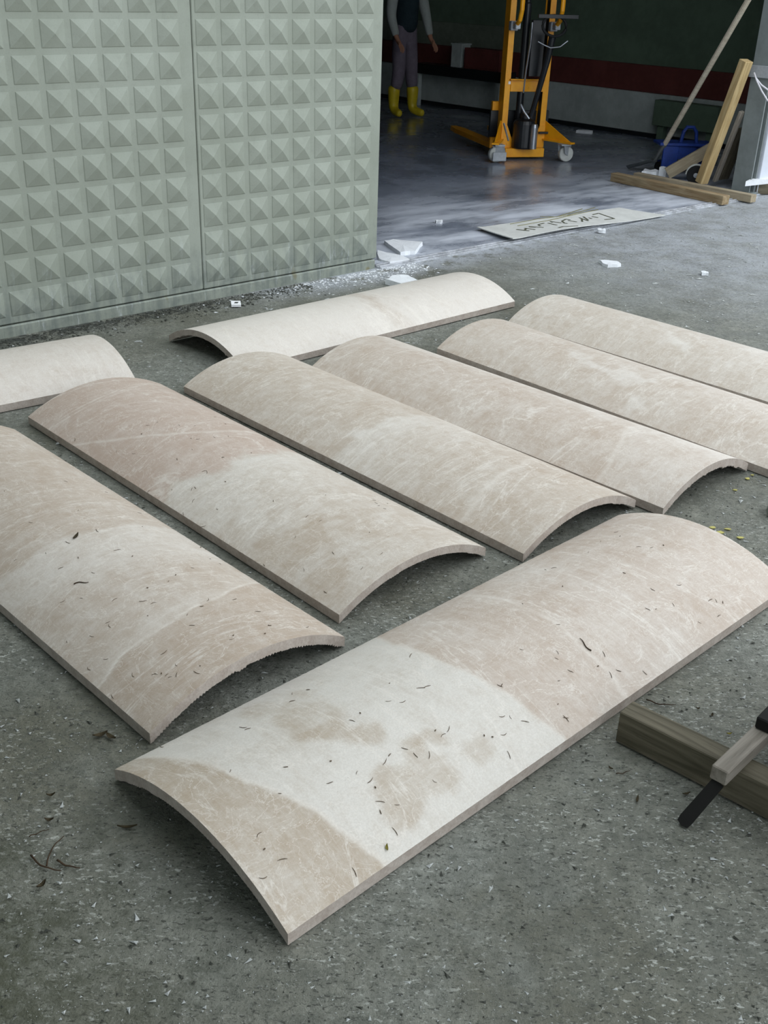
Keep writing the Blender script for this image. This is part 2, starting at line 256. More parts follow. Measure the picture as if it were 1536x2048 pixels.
def mat_hall_floor():
    q = NT('damp_hall_concrete', .3, .5); v = q.tc.outputs['Object']      # object space = hall frame: X along the front, Y inward
    a = q.noise(v,1.3,6,.65,.4); b = q.noise(v,9,6,.7); g = q.noise(v,60,4,.7)
    c = q.mix(q.ramp(a,.35,.65), srgb(98,106,120), srgb(126,134,150)); c = q.mix(q.ramp(b,.5,.7,0,.5), c, srgb(76,82,94))
    X,Y,_ = q.sep(v)
    f = q.n.new('ShaderNodeTexNoise'); f.inputs['Scale'].default_value=1.8; f.inputs['Detail'].default_value=8; f.inputs['Roughness'].default_value=.62
    st = q.map('Object', scale=(.55,1.6,1)); q.l.new(st,f.inputs['Vector'])
    near = q.math('MULTIPLY', q.ramp(Y,2.3,.3), q.ramp(X,-.2,.6,.8,1))
    dust = q.math('MULTIPLY', near, q.ramp(f.outputs['Fac'],.30,.66))
    drift = q.math('MULTIPLY', q.ramp(Y,.55,.06), q.ramp(b,.3,.55)); dust = q.math('MAXIMUM', dust, q.math('MULTIPLY',drift, q.ramp(X,1.2,.2,.25,.95)))
    sp = q.math('MULTIPLY', q.ramp(q.vor(v,30),.05,.11,1,0), q.ramp(q.noise(v,4,3),.5,.62)); dust = q.math('MAXIMUM', dust, q.math('MULTIPLY',sp,.8))
    q.col(q.mix(q.math('MULTIPLY',dust,.9), c, srgb(206,212,222)))
    wet = q.ramp(q.noise(q.map('Object',loc=(2,5,0)),1.1,4,.6),.38,.62,.12,.34)
    q.rgh(q.math('MAXIMUM', wet, q.math('MULTIPLY',dust,.85))); q.bump(q.math('ADD',b,g), .12, .004); return q.m
def mat_wall_paint():
    q = NT('pale_olive_wall_paint', .6, .3); q.tc.name = 'hall_frame'; v = q.tc.outputs['Object']
    a = q.noise(v,2.2,6,.65); b = q.noise(v,14,5,.65); g = q.noise(v,120,3,.7)
    c = q.mix(q.ramp(a,.35,.65), srgb(140,147,136), srgb(150,157,147)); c = q.mix(q.ramp(b,.5,.72,0,.35), c, srgb(125,132,122))
    c = q.mix(q.ramp(g,.5,.75,0,.18), c, srgb(110,118,106))
    X,Y,Z = q.sep(v)
    st = q.noise(q.map('Object',scale=(16,1,1.2)),1.4,5,.65)
    soil = q.math('MULTIPLY', q.ramp(Z,.34,.04), q.ramp(q.math('ADD',q.math('MULTIPLY',st,.6),q.math('MULTIPLY',b,.4)),.40,.6)); c = q.mix(q.math('MULTIPLY',soil,.75), c, srgb(112,120,116))
    lime = q.math('MULTIPLY', q.ramp(Z,.42,.05), q.ramp(q.noise(q.map('Object',scale=(9,1,2),loc=(4,0,1)),2.2,6,.7),.56,.7)); c = q.mix(q.math('MULTIPLY',lime,.6), c, srgb(196,203,206))
    rust = q.math('MULTIPLY', q.ramp(Z,.26,.05), q.ramp(q.noise(q.map('Object',scale=(5,1,3),loc=(1.3,0,.2)),1.6,4,.5),.66,.74)); c = q.mix(q.math('MULTIPLY',rust,.55), c, srgb(120,106,52))
    q.col(c); q.bump(q.math('ADD',b,g), .15, .003); return q.m
def mat_yellow():
    q = NT('stacker_yellow_paint', .38, .5); v = q.map('Object'); a = q.noise(v,7,5,.6); s = q.noise(v,40,5,.7)
    c = q.mix(q.ramp(a,.3,.7), srgb(226,150,18), srgb(240,170,26)); q.col(q.mix(q.ramp(s,.64,.72,0,.7), c, srgb(120,84,30))); return q.m

M = dict(
 stone=mat_stone_top(), cut=mat_stone_cut('sawn_marble_edge', srgb(170,158,148), srgb(192,183,174), .25),
 rough=mat_stone_cut('rough_marble_underside', srgb(150,140,130), srgb(188,180,170), .8),
 ground=mat_ground(), hfloor=mat_hall_floor(), wall=mat_wall_paint(), yellow=mat_yellow(),
 joint=mat_basic('joint_filler', srgb(66,72,66), .9, .1),
 kerb=mat_basic('stained_kerb_concrete', srgb(142,148,140), .85, .2, var=.35, scale=6, bump=.4),
 dark_wall=mat_basic('dark_green_painted_wall', srgb(104,124,106), .8, .2, scale=2.5),
 plinth=mat_basic('grey_hall_plinth', srgb(188,198,196), .8, .2, scale=2.5),
 red=mat_basic('red_painted_band', srgb(112,62,58), .6, .3, scale=3),
 hall_grey=mat_basic('hall_grey_green', srgb(122,132,118), .8, .2, scale=3),
 ceil=mat_basic('hall_soffit', srgb(70,74,70), .9, .1),
 steel=mat_basic('grey_painted_column', srgb(126,134,134), .5, .4, scale=4, var=.2),
 sheet=mat_basic('pale_sheet_cladding', srgb(206,212,222), .5, .4, scale=3, var=.1),
 rail=mat_basic('dusty_threshold_steel', srgb(196,200,206), .8, .3, 0, scale=9, var=.5),
 dustwhite=mat_basic('chalky_marble_offcut', srgb(232,236,240), .8, .2, scale=20, var=.12, bump=.5),
 paper=mat_basic('white_paper', srgb(240,242,244), .7, .2, var=.05),
 ink=mat_basic('dark_print', srgb(60,64,60), .8, .1),
 board=mat_basic('weathered_sign_board', srgb(214,216,212), .75, .2, var=.16, scale=5),
 letter=mat_basic('faded_sign_lettering', srgb(96,98,82), .8, .1, var=.3, scale=20),
 slime=mat_basic('olive_sign_rules', srgb(142,140,104), .8, .1, var=.3, scale=15),
 black=mat_basic('black_machine_paint', srgb(30,34,38), .35, .5, var=.3), chrome=mat_basic('bare_steel', srgb(178,184,192), .3, .5, .8),
 caster=mat_basic('grey_caster_steel', srgb(176,182,188), .5, .5, .2), rubber=mat_basic('black_rubber', srgb(26,28,30), .7, .3),
 wheelw=mat_basic('pale_nylon_wheel', srgb(196,200,196), .5, .4), blue=mat_basic('blue_trolley_paint', srgb(24,58,140), .45, .5, var=.35),
 timber=mat_wood('old_timber', srgb(146,134,112), srgb(176,164,140)), fresh=mat_wood('fresh_timber', srgb(180,152,104), srgb(206,184,138)),
 greyw=mat_wood('grey_weathered_timber', srgb(118,112,102), srgb(146,140,130)), damp=mat_wood('damp_dark_timber', srgb(74,70,56), srgb(112,106,90)),
 brownw=mat_wood('brown_sawn_timber', srgb(130,108,78), srgb(166,150,120)),
 pole=mat_wood('pale_handle_wood', srgb(184,174,154), srgb(206,198,180)), shovel=mat_basic('dull_shovel_steel', srgb(128,134,134), .5, .5, .5),
 plate=mat_basic('black_steel_plate', srgb(26,26,24), .7, .2), cable=mat_basic('white_cable', srgb(222,220,226), .5, .4, var=.05),
 leaf=mat_basic('dry_leaf', srgb(70,62,44), .8, .2, var=.4, scale=30), leafy=mat_basic('olive_yellow_leaf', srgb(140,132,62), .8, .2, var=.3, scale=30),
 needle=mat_basic('dry_pine_needle', srgb(104,88,68), .8, .2, var=.4, scale=40), twig=mat_basic('dry_twig', srgb(74,60,46), .85, .2, var=.4, scale=40),
 yflake=mat_basic('yellow_paint_flake', srgb(186,180,110), .8, .2, var=.2, scale=30), grit=mat_basic('pale_grit', srgb(186,190,188), .8, .2, var=.35, scale=30),
 dgrit=mat_basic('dark_grit', srgb(72,74,68), .85, .2, var=.4, scale=30),
 skin=mat_basic('skin', srgb(170,124,100), .6, .4, var=.1), hair=mat_basic('dark_hair', srgb(34,28,24), .7, .3), boot=mat_basic('yellow_rubber_boot', srgb(212,190,40), .4, .5, var=.15),
 trous=mat_basic('mauve_grey_trousers', srgb(120,112,124), .9, .1, var=.2), jack=mat_basic('pale_grey_sleeve', srgb(164,172,168), .9, .1, var=.15), vest=mat_basic('dark_vest', srgb(46,60,66), .9, .1),
)

# ---------------------------------------------------------------- setting: yard ground
def grid_obj(name, x0,x1,y0,y1, nx,ny, zf, m):
    xs = np.linspace(x0,x1,nx); ys = np.linspace(y0,y1,ny); X,Y = np.meshgrid(xs,ys); Z = zf(X,Y)
    V = np.stack([X.ravel(),Y.ravel(),Z.ravel()],1); i = np.arange(nx*ny).reshape(ny,nx)
    F = np.stack([i[:-1,:-1],i[:-1,1:],i[1:,1:],i[1:,:-1]],-1).reshape(-1,4)
    me = bpy.data.meshes.new(name); me.vertices.add(len(V)); me.vertices.foreach_set('co', V.ravel().astype(np.float32))
    me.loops.add(F.size); me.loops.foreach_set('vertex_index', F.ravel().astype(np.int32)); me.polygons.add(len(F))
    me.polygons.foreach_set('loop_start', np.arange(0,F.size,4,dtype=np.int32)); me.polygons.foreach_set('use_smooth', np.ones(len(F),bool)); me.update(calc_edges=True); me.validate()
    me.materials.append(m); o = bpy.data.objects.new(name, me); return link(o)
def gz(X,Y):
    z = fbm(X*2.2,Y*2.2,3)*.006 + fbm(X*14,Y*14,9,3)*.0035 - .004
    # crumbled, potholed patch of the yard by the near left
    d = np.exp(-(((X+.72)/.16)**2+((Y-1.42)/.13)**2)); z += d*(fbm(X*40,Y*40,17,3)*.012-.004)
    return np.minimum(z, -.0003)
g = grid_obj('ground', -6.5, 11, -3.5, 14, 440, 440, gz, M['ground'])
tag(g, 'worn grey concrete yard strewn with pale grit in front of the hall', 'ground', kind='structure')

# ---------------------------------------------------------------- setting: hall (object frame: x along the front, y inward)
def H(name, dims, m, bev=0.0, kind='structure', parent=None, label=None, cat=None):
    o = bobj(name, bx(bmesh.new(), *dims, bev=bev), m, parent)
    if parent is None:
        o.location = (HB[0],HB[1],0); o.rotation_euler = (0,0,HA); tag(o, label, cat, kind=kind)
    return o
HH = 4.6
H('floor', (-9,6.7,.03,16,-.10,.004), M['hfloor'], label='damp dark concrete floor inside the hall, dusted white near the doorway', cat='floor')
H('ceiling', (-9.2,6.9,.13,16.2,HH,HH+.1), M['ceil'], label='dark soffit over the hall interior', cat='ceiling')
wr = H('wall_right', (6.62,6.82,.15,16,.004,HH), M['dark_wall'], label='dark green inner side wall of the hall behind the yellow stacker', cat='wall')
H('wall_back', (-9,6.82,16,16.2,.004,HH), M['dark_wall'], label='dark far wall of the hall', cat='wall')
H('wall_side', (-9.2,-9,.15,16.2,.004,HH), M['dark_wall'], label='dark inner wall at the closed end of the hall', cat='wall')
pl = H('plinth', (6.50,6.62,.16,15.9,.0,.46), M['plinth'], .01, parent=wr)
H('wall_foot', (6.46,6.50,.16,15.9,.0,.05), M['black'], .004, parent=wr)
rb = H('red_band', (6.56,6.62,.16,15.9,.46,.74), M['red'], .005, parent=wr)
gb = H('grey_band', (6.59,6.62,4.6,15.9,.74,1.02), M['hall_grey'], .004, parent=wr)
# front wall: embossed concrete panels
wl = H('wall_left', (-9,.0,.10,.22,0,HH), M['kerb'], label='hall front of pale olive concrete panels embossed with rows of pyramids', cat='wall')
M['wall'].node_tree.nodes['hall_frame'].object = wl      # panels and pyramids share the wall's own coordinates
kerb = H('kerb', (-9,.005,-.006,.10,-.02,.05), M['wall'], .006, parent=wl)
def pyramid_mesh():
    b, l, h = .0575, .003, .023
    V = [(-b,0,-b),(b,0,-b),(b,0,b),(-b,0,b)]; c = b-.003
    V += [(-c,-l,-c),(c,-l,-c),(c,-l,c),(-c,-l,c),(0,-h,0)]
    F = [(0,1,5,4),(1,2,6,5),(2,3,7,6),(3,0,4,7),(4,5,8),(5,6,8),(6,7,8),(7,4,8)]
    me = bpy.data.meshes.new('pyramid'); me.from_pydata(V,[],F); me.update(); me.materials.append(M['wall']); return me
PYR = pyramid_mesh(); PITCH = .1425; Z0 = .09+.0565
rest = []
for k,(a,b) in enumerate(((-1.182,.018),(-2.383,-1.186),(-3.585,-2.387),(-4.787,-3.589))):
    pn = H('wall_panel', (a,b,.0,.10,.055,HH), M['wall'], .004, parent=wl)
    for c in range(8):
        for r in range(31):
            x = b-.127-c*PITCH; z = Z0+r*.1415
            if z > HH-.1: continue
            if k < 2 and r < 11 and x > -2.45:
                o = bpy.data.objects.new('pyramid', PYR); o.parent = pn; o.location = (x,.0,z); link(o)
            else: rest.append((x,z,k))
    V, F = [], []
    for (x,z,kk) in rest:
        if kk != k: continue
        n = len(V); V += [(v.co.x+x,v.co.y,v.co.z+z) for v in PYR.vertices]; F += [tuple(i+n for i in p.vertices) for p in PYR.polygons]
    if V: tag(mobj('pyramid_relief', V, F, M['wall'], pn), kind='stuff')
H('joint', (-1.188,-1.180,.012,.09,.055,HH), M['joint'], parent=wl)
# lintel over the doorway, right jamb, cladding beyond
H('trim_1', (.0,4.75,.02,.24,3.6,HH), M['wall'], .005, label='concrete lintel above the hall doorway', cat='lintel')
H('wall_front', (4.325,6.82,.045,.14,.0,HH), M['sheet'], .003, label='pale sheet cladding of the hall front right of the grey column', cat='wall')
thr = H('trim_2', (.02,4.2,-.045,.03,-.03,.006), M['rail'], .002, label='dusty steel threshold strip across the hall doorway', cat='threshold')
for y in (-.032,.008): H('track', (.02,4.2,y,y+.012,.006,.014), M['rail'], .002, parent=thr)
# grey H-section column at the right jamb
cb = bmesh.new(); W = .17
bx(cb,4.22,4.235,.06,.06+W,0,3.6,.002); bx(cb,4.29,4.305,.06,.06+W,0,3.6,.002); bx(cb,4.235,4.29,.06+W/2-.006,.06+W/2+.006,0,3.6)
col = bobj('steel_column', cb, M['steel']); col.location=(HB[0],HB[1],0); col.rotation_euler=(0,0,HA); tag(col,'grey painted steel H-section column at the right of the doorway','column')
br = bobj('bracket', bx(bmesh.new(),4.190,4.220,-.06,.235,.905,.995,.004), M['caster'], col)
bobj('base_plate', bx(bmesh.new(),4.19,4.32,.03,.26,0,.02,.003), M['steel'], col)

# unseen canopy and rear wall added behind the camera to shade the near ground
def shade_cover(name, dims, m, label, cat):
    o = bobj(name, bx(bmesh.new(), *dims, bev=.004), m); o.rotation_euler = (0,0,math.radians(134)); return tag(o,label,cat,kind='structure')
shade_cover('shade_roof', (-2.8,4.3,-.95,3.6,2.95,3.10), M['plinth'], 'unseen canopy added behind the camera to shade the near ground', 'shade_roof')      # local y points away from the yard
shade_cover('shade_wall', (-2.8,4.5,3.4,3.6,-.02,2.95), M['plinth'], 'unseen rear wall added under the canopy behind the camera to block light', 'wall')
# ---------------------------------------------------------------- curved stone slabs
def interp_curve(pts):
    pts = sorted((v,u) for u,v in pts); vs = [p[0] for p in pts]; us = [p[1] for p in pts]
    return lambda v: np.interp(v, vs, us)
def inpoly(U,V,poly):
    r = np.zeros(U.shape,bool); n = len(poly)
    for i in range(n):
        (x1,y1),(x2,y2) = poly[i],poly[(i+1)%n]
        with np.errstate(divide='ignore',invalid='ignore'):
            c = ((y1>V)!=(y2>V)) & (U < (x2-x1)*(V-y1)/(y2-y1+1e-12)+x1)
        r ^= c
    return r
def soft(x, w): return np.clip(x/w*.5+.5, 0, 1)
def tones(k,U,V):
    wu = U + fbm(U*12,V*4,k*7+1,5)*.13; wv = V + fbm(U*12,V*4,k*7+2,5)*.5
    L = LINES; T = np.full(U.shape,.38); P = np.full(U.shape,.35); N = np.zeros(U.shape)
    def line(name, w, amp=1.0, jit=1.0):
        f = interp_curve(L[name]); d = (U+(wu-U)*.16*jit)-f(V); return np.exp(-(d/w)**2)*amp
    if k == 9:
        nb = interp_curve(L['9_nearb'])(V); fb = interp_curve(L['9_far'])(V)
        u1 = U+(wu-U)*.12
        a = soft(u1-nb,.006); b = soft(u1-fb,.006)
        T = .24*(1-a) + a*(1-b)*.95 + b*.40; P = .10*(1-b)+.55*b
        for nm,t in (('9_blobC',.62),('9_blobA',.36),('9_blobB',.45),('9_blobD',.55)):
            m = inpoly(wu,wv,L[nm]).astype(float)
            for _ in range(7):
                B = np.pad(m,1,mode='edge'); m = (B[:-2,1:-1]+B[2:,1:-1]+B[1:-1,:-2]+B[1:-1,2:]+2*m)/6
            T = T*(1-m)+t*m
        N = line('9_vein',.008,.55) + line('9_nearb',.006,.7) + line('9_far',.005,.4)
        T = T + .18*np.exp(-((U-1.25)/.12)**2)
    elif k == 1:
        f = interp_curve(L['1_vein'])(V); g = interp_curve(L['1_pale'])(V); h = interp_curve(L['1_pale2'])(V)
        u1 = U+(wu-U)*.2
        a = soft(u1-f,.01); b = soft(u1-g,.008); T = .24*(1-a)+a*(1-b)*(.42+.30*np.clip((u1-h+.12)/.14,0,1))+b*.34; P = .45+0*U
        N = line('1_vein',.005,.6)+np.where(U>f,np.exp(-((U-f)/.04)**2)*.28,0)*(.4+1.2*vnoise(U*20,V*6,3))
    elif k == 2:
        f = interp_curve(L['2_b'])(V); b = soft(wu-f,.02); T = (1-b)*(.50+.26*np.clip(1-(f-U)/.5,0,1)) + b*.24; P = .25*(1-b)+.95*b
        for nm in ('2_brown','2_brown2'): T = np.where(inpoly(wu,wv,L[nm]), .30, T)
        N = line('2_vein',.012,.55)+np.exp(-((wu-1.02-.1*V)/.02)**2)*.25
    elif k == 3:
        f = interp_curve(L['3_b'])(V); b = soft(wu-f,.015); T = (1-b)*(.38+.36*np.clip(1-(f-U)/.45,0,1)) + b*.42; P = .3+0*U; N = line('3_vein',.012,.6)
    elif k == 4:
        T = .42+.4*np.clip((wv-.15)/.7,0,1); P = .5+0*U; f = interp_curve(L['4_vein'])(V); T = np.where(wu<f,T+.12,T); N = line('4_vein',.010,.4)
    elif k == 5:
        T = .46+.2*np.clip(V,0,1); P = .4+0*U; T = np.where(inpoly(wu,wv,L['5_white']),.8,T); T = np.where(inpoly(wu,wv,L['5_tri']),.75,T)
    elif k == 6:
        T = .55+.3*np.clip(V-.1,0,1); P = .25+0*U; T = np.where(inpoly(wu,wv,L['6_white']),.85,T)
    elif k == 7:
        T = 1.0+0*U; P = .45+0*U; T -= line('7_st',.05,.35)+line('7_st2',.03,.2)*0; N = line('7_st2',.012,.6)
    elif k == 8:
        T = .85+0*U; P = .55+0*U
    def blur(A,n=2):
        for _ in range(n):
            B = np.pad(A,1,mode='edge'); A = (B[:-2,1:-1]+B[2:,1:-1]+B[1:-1,:-2]+B[1:-1,2:]+2*A)/6
        return A
    return blur(T,1),blur(P,1),np.clip(N,0,1)
JAG = {9:.0022,1:.0048,2:.0016,3:.0028,4:.0045,5:.003,6:.003,7:.004,8:.003}
def slab(k, label):
    x,y,a,Ls,w,s,t,mir = SLABS[k]
    R = (w*w/4+s*s)/(2*s); al = math.asin(w/2/R); cz = -math.sqrt((R-t)**2-w*w/4)
    nu, nv = (330,140) if k in (9,1,2) else ((180,140) if k in (3,4,7) else (180,56))
    u = np.linspace(0,Ls,nu); v = np.linspace(-1,1,nv); U,Vv = np.meshgrid(u,v,indexing='ij'); th = Vv*al
    # local frame: X along the slab, Y across, Z up; a slab with mirrored profile simply swaps sides
    ym = mir
    O = np.stack([U, ym*R*np.sin(th), R*np.cos(th)+cz],-1)
    # slightly chipped arrises
    chip = (fbm(U*60,Vv*40,k*3,2)*.0016); edge = (np.abs(Vv)>.999)|(U<1e-6)|(U>Ls-1e-6); O[...,2] -= np.where(edge, np.abs(chip)*1.2, 0)
    saw = np.abs(((Vv*R*al/.0085)%1)-.5)*2*JAG[k] + np.abs(fbm(U*5,Vv*30,k*11,3))*JAG[k]*1.6 + (vnoise(U*3,Vv*9,k*5)>.82)*JAG[k]*.9
    saw *= np.clip((1-np.abs(Vv))*12,0,1)
    Ri = R-t-saw
    thi = Vv*math.asin(w/2/(R-t)); ff = (Ri/(R-t))
    I = np.stack([U, ym*(R-t)*np.sin(thi)*np.where(np.abs(Vv)>.999,1,ff), Ri*np.cos(thi)+cz],-1); I[...,2] = np.maximum(I[...,2], .0002)
    n1 = nu*nv; V3 = np.concatenate([O.reshape(-1,3), I.reshape(-1,3)]); idx = np.arange(n1).reshape(nu,nv); jdx = idx+n1
    top = np.stack([idx[:-1,:-1],idx[1:,:-1],idx[1:,1:],idx[:-1,1:]],-1).reshape(-1,4)
    bot = np.stack([jdx[:-1,:-1],jdx[:-1,1:],jdx[1:,1:],jdx[1:,:-1]],-1).reshape(-1,4)
    e0 = np.stack([idx[0,:-1],idx[0,1:],jdx[0,1:],jdx[0,:-1]],-1); e1 = np.stack([idx[-1,1:],idx[-1,:-1],jdx[-1,:-1],jdx[-1,1:]],-1)
    s0 = np.stack([idx[1:,0],idx[:-1,0],jdx[:-1,0],jdx[1:,0]],-1); s1 = np.stack([idx[:-1,-1],idx[1:,-1],jdx[1:,-1],jdx[:-1,-1]],-1)
    F = np.concatenate([top,bot,e0,e1,s0,s1]); mi = np.concatenate([np.zeros(len(top)),np.full(len(bot),2),np.ones(len(e0)+len(e1)+len(s0)+len(s1))]).astype(np.int32)
    if mir < 0: F = F[:,::-1]
    me = bpy.data.meshes.new('curved_stone_slab'); me.vertices.add(len(V3)); me.vertices.foreach_set('co', V3.ravel().astype(np.float32))
    me.loops.add(F.size); me.loops.foreach_set('vertex_index', np.ascontiguousarray(F).ravel().astype(np.int32)); me.polygons.add(len(F))
    me.polygons.foreach_set('loop_start', np.arange(0,F.size,4,dtype=np.int32)); me.polygons.foreach_set('material_index', mi)
    me.polygons.foreach_set('use_smooth', (mi==0)); me.update(calc_edges=True)
    e = me.attributes.new('sharp_edge','BOOLEAN','EDGE')
    ev = np.zeros(len(me.edges)*2,np.int32); me.edges.foreach_get('vertices', ev); ev = ev.reshape(-1,2)
    border = np.zeros(len(V3),bool); border[:n1] = ((idx==idx)&(edge)).ravel(); e.data.foreach_set('value', border[ev].all(1))
    T,P,N = tones(k,U,Vv)
    for nm,A in (('tone',T),('pink',P),('vein',N)):
        at = me.attributes.new(nm,'FLOAT','POINT'); at.data.foreach_set('value', np.concatenate([A.ravel(),A.ravel()]).astype(np.float32))
    for m in ('stone','cut','rough'): me.materials.append(M[m])
    o = bpy.data.objects.new('curved_stone_slab', me); o.location = (x,y,.0); o.rotation_euler = (0,0,a); link(o)
    tag(o, label, 'stone slab', 'curved stone slabs laid out in the yard'); return o
def on_slab(k, uu, vv, lift=.0):
    x,y,a,Ls,w,s,t,mir = SLABS[k]; R = (w*w/4+s*s)/(2*s); al = math.asin(w/2/R); cz = -math.sqrt((R-t)**2-w*w/4)
    vv = max(-.985,min(.985,vv)); uu = max(.004,min(Ls-.004,uu)); th = vv*al
    l = Vector((uu, mir*(R+lift)*math.sin(th), (R+lift)*math.cos(th)+cz)); nrm = Vector((0,mir*math.sin(th),math.cos(th)))
    q = Matrix.Rotation(a,4,'Z'); return q@l+Vector((x,y,0)), (q.to_3x3()@nrm)
slab(9,'curved beige slab nearest the camera, with a broad white patch across it')
slab(1,'curved slab cut by the left frame edge, with a jagged underside at its near end')
slab(2,'curved slab with a pinkish brown far half, second from the left in the parallel row')
slab(3,'curved slab third from the left in the row, between the pinkish one and the tan one')
slab(4,'curved tan slab fourth in the row, its near end arching by yellow paint flecks')
slab(5,'curved slab with white blotches, fifth in the row and running off the right edge')
slab(6,'curved slab furthest right and back in the row, beside the open grey yard')
slab(7,'whitish curved slab lying crosswise in front of the olive wall and doorway')
slab(8,'pale curved slab at the left frame edge below the olive wall, only its right end showing')

# ---------------------------------------------------------------- yellow manual stacker
def stacker():
    t = empty('pallet_stacker', (1.202,10.735,.004), math.radians(16)); tag(t,'yellow hand-operated pallet stacker standing on the hall floor','stacker')
    Y, K = M['yellow'], M['black']
    for sx in (-1,1):
        bm = bmesh.new(); x = .195*sx                                     # C-channel upright: front flange, web, rear flange
        bx(bm,x-.028,x+.028,-.012,.0,.05,1.95,.001); bx(bm,x-.028,x+.028,.10,.112,.05,1.95,.001); bx(bm,x+sx*.018,x+sx*.028,.0,.10,.05,1.95,.001)
        bobj('mast_upright', bm, Y, t)
        bm = bmesh.new(); bx(bm,x-.02,x+.02,.02,.09,.15,1.9,.002); bobj('inner_mast', bm, M['black'], t)
    box('cross_bar', (-.167,.167,-.02,.01,.60,.70), Y, t); box('cross_bar_lip', (-.18,.18,-.045,.01,.70,.712), Y, t)
    box('top_bar', (-.222,.222,-.012,.112,1.95,2.02), Y, t); box('base_plate', (-.2,.2,-.10,.02,.02,.10), Y, t)
    for sx in (-1,1):                                                     # sloping corner gussets between the base and the uprights
        bm = bmesh.new(); P = [(sx*.08,.10),(sx*.222,.10),(sx*.222,.30),(sx*.168,.30)]
        a = [bm.verts.new((x,-.02,z)) for x,z in P]; b = [bm.verts.new((x,.0,z)) for x,z in P]
        bm.faces.new(a); bm.faces.new(b[::-1])
        for i in range(4): bm.faces.new((a[i],b[i],b[(i+1)%4],a[(i+1)%4]))
        bobj('corner_gusset', bm, Y, t)
    for x in (-.22,.20):                                                  # forks
        bm = bmesh.new(); prism(bm, [(x-.06,.12),(x+.06,.12),(x+.06,1.2),(x+.03,1.42),(x-.03,1.42),(x-.06,1.2)], .075,.12)
        bx(bm,x-.06,x+.06,.12,.16,.12,.5,.003); bobj('fork', bm, Y, t)
    box('fork_carriage', (-.3,.3,.10,.135,.18,.42), M['black'], t)
    for sx in (-1,1):                                                     # stabiliser plates and casters
        bm = bmesh.new(); z0, z1 = .165,.18
        prism(bm, [(sx*.2,.02),(sx*.2,-.03),(sx*.36,-.33),(sx*.42,-.30),(sx*.24,.06)] if sx>0 else [(-.2,.02),(-.24,.06),(-.42,-.30),(-.36,-.33),(-.2,-.03)], z0,z1)
        P = [(sx*.215,-.0,.165),(sx*.39,-.31,.165),(sx*.222,-.0,.34)]
        a = [bm.verts.new(p) for p in P]; b = [bm.verts.new((p[0]+sx*.012,p[1]+.006,p[2])) for p in P]; bm.faces.new(a); bm.faces.new(b[::-1])
        for i in range(3): bm.faces.new((a[i],b[i],b[(i+1)%3],a[(i+1)%3]))
        bobj('stabiliser', bm, Y, t)
        cx, cy = sx*.335, -.255
        bm = bmesh.new(); bx(bm,cx-.05,cx+.05,cy-.05,cy+.05,.148,.163,.002)
        for q in (-1,1):
            M2 = Matrix.Translation((cx,cy,0)) @ Matrix.Rotation(.5*sx,4,'Z'); prism_pts = [(-.05,.15),(.05,.15),(.075,.055),(.03,.05),(-.03,.08)]
            v0 = [bm.verts.new(M2@Vector((px,q*.034,pz))) for px,pz in prism_pts]; v1 = [bm.verts.new(M2@Vector((px,q*.040,pz))) for px,pz in prism_pts]
            bm.faces.new(v0); bm.faces.new(v1[::-1])
            for i in range(5): bm.faces.new((v0[i],v1[i],v1[(i+1)%5],v0[(i+1)%5]))
        if sx < 0: bx(bm,cx-.075,cx+.06,cy-.075,cy-.06,.02,.10,.004)
        cs = bobj('caster', bm, M['caster'], t)
        bm = bmesh.new(); lathe(bm,[(.02,-.026),(.066,-.026),(.072,-.018),(.072,.018),(.066,.026),(.02,.026)],'Y',20)
        w = bobj('wheel', bm, M['wheelw'], cs); w.location = (cx+.02*sx,cy,.073)
    bm = bmesh.new(); tube(bm,[(-.27,-.18,.34),(-.235,-.245,.19)],.009,8); bobj('brake_pedal', bm, M['chrome'], t)
    bm = bmesh.new(); bx(bm,.15,.30,-.05,-.03,.225,.245,.003); bobj('pedal_arm', bm, M['black'], t)
    # hydraulic pump, ram, lever and tiller
    bm = bmesh.new(); lathe(bm,[(.03,.10),(.105,.10),(.11,.115),(.11,.32),(.095,.35),(.05,.37),(.05,.41)],'Z',24,(-.01,-.06,0)); bobj('oil_tank', bm, K, t)
    bm = bmesh.new(); lathe(bm,[(.02,.11),(.036,.11),(.036,.30),(.03,.33),(.012,.33)],'Z',16,(.04,-.185,0)); bobj('highlight_cylinder', bm, M['chrome'], t)  # bright cylinder added in place of the highlight on the dark tank
    bm = bmesh.new(); lathe(bm,[(.02,.36),(.034,.36),(.034,1.35),(.024,1.36),(.024,2.0)],'Z',16,(-.04,.03,0)); bobj('lift_ram', bm, K, t)
    bm = bmesh.new(); tube(bm,[(.02,-.13,.40),(.05,-.17,.60),(.09,-.23,.90),(.105,-.26,1.10)],[.026,.026,.03,.034],10); til = bobj('tiller', bm, K, t)
    bm = bmesh.new(); ring = [(.105+.115*math.cos(a),-.28+.02*math.sin(a),1.18+.085*math.sin(a)) for a in [i*math.pi/10 for i in range(20)]]; tube(bm, ring,.013,8,True); bobj('grip_loop', bm, M['rubber'], til)
    bm = bmesh.new(); tube(bm,[(-.05,-.3,1.05),(.02,-.3,1.02),(.08,-.3,1.00),(.17,-.3,1.01),(.24,-.3,1.06)],.006,8); bobj('release_lever', bm, M['chrome'], til)
    bm = bmesh.new(); bx(bm,-.03,.10,-.10,-.06,.74,1.22,.004); bobj('valve_block', bm, K, t)
    bm = bmesh.new(); bx(bm,-.06,.33,-.29,-.27,1.24,1.275,.003); bobj('handle_plate', bm, K, t)
    bm = bmesh.new(); tube(bm,[(-.075,-.12,.60),(-.07,-.13,.80),(-.05,-.13,1.02),(-.05,-.13,1.2)],.008,8); bobj('chain_rod', bm, M['chrome'], t)
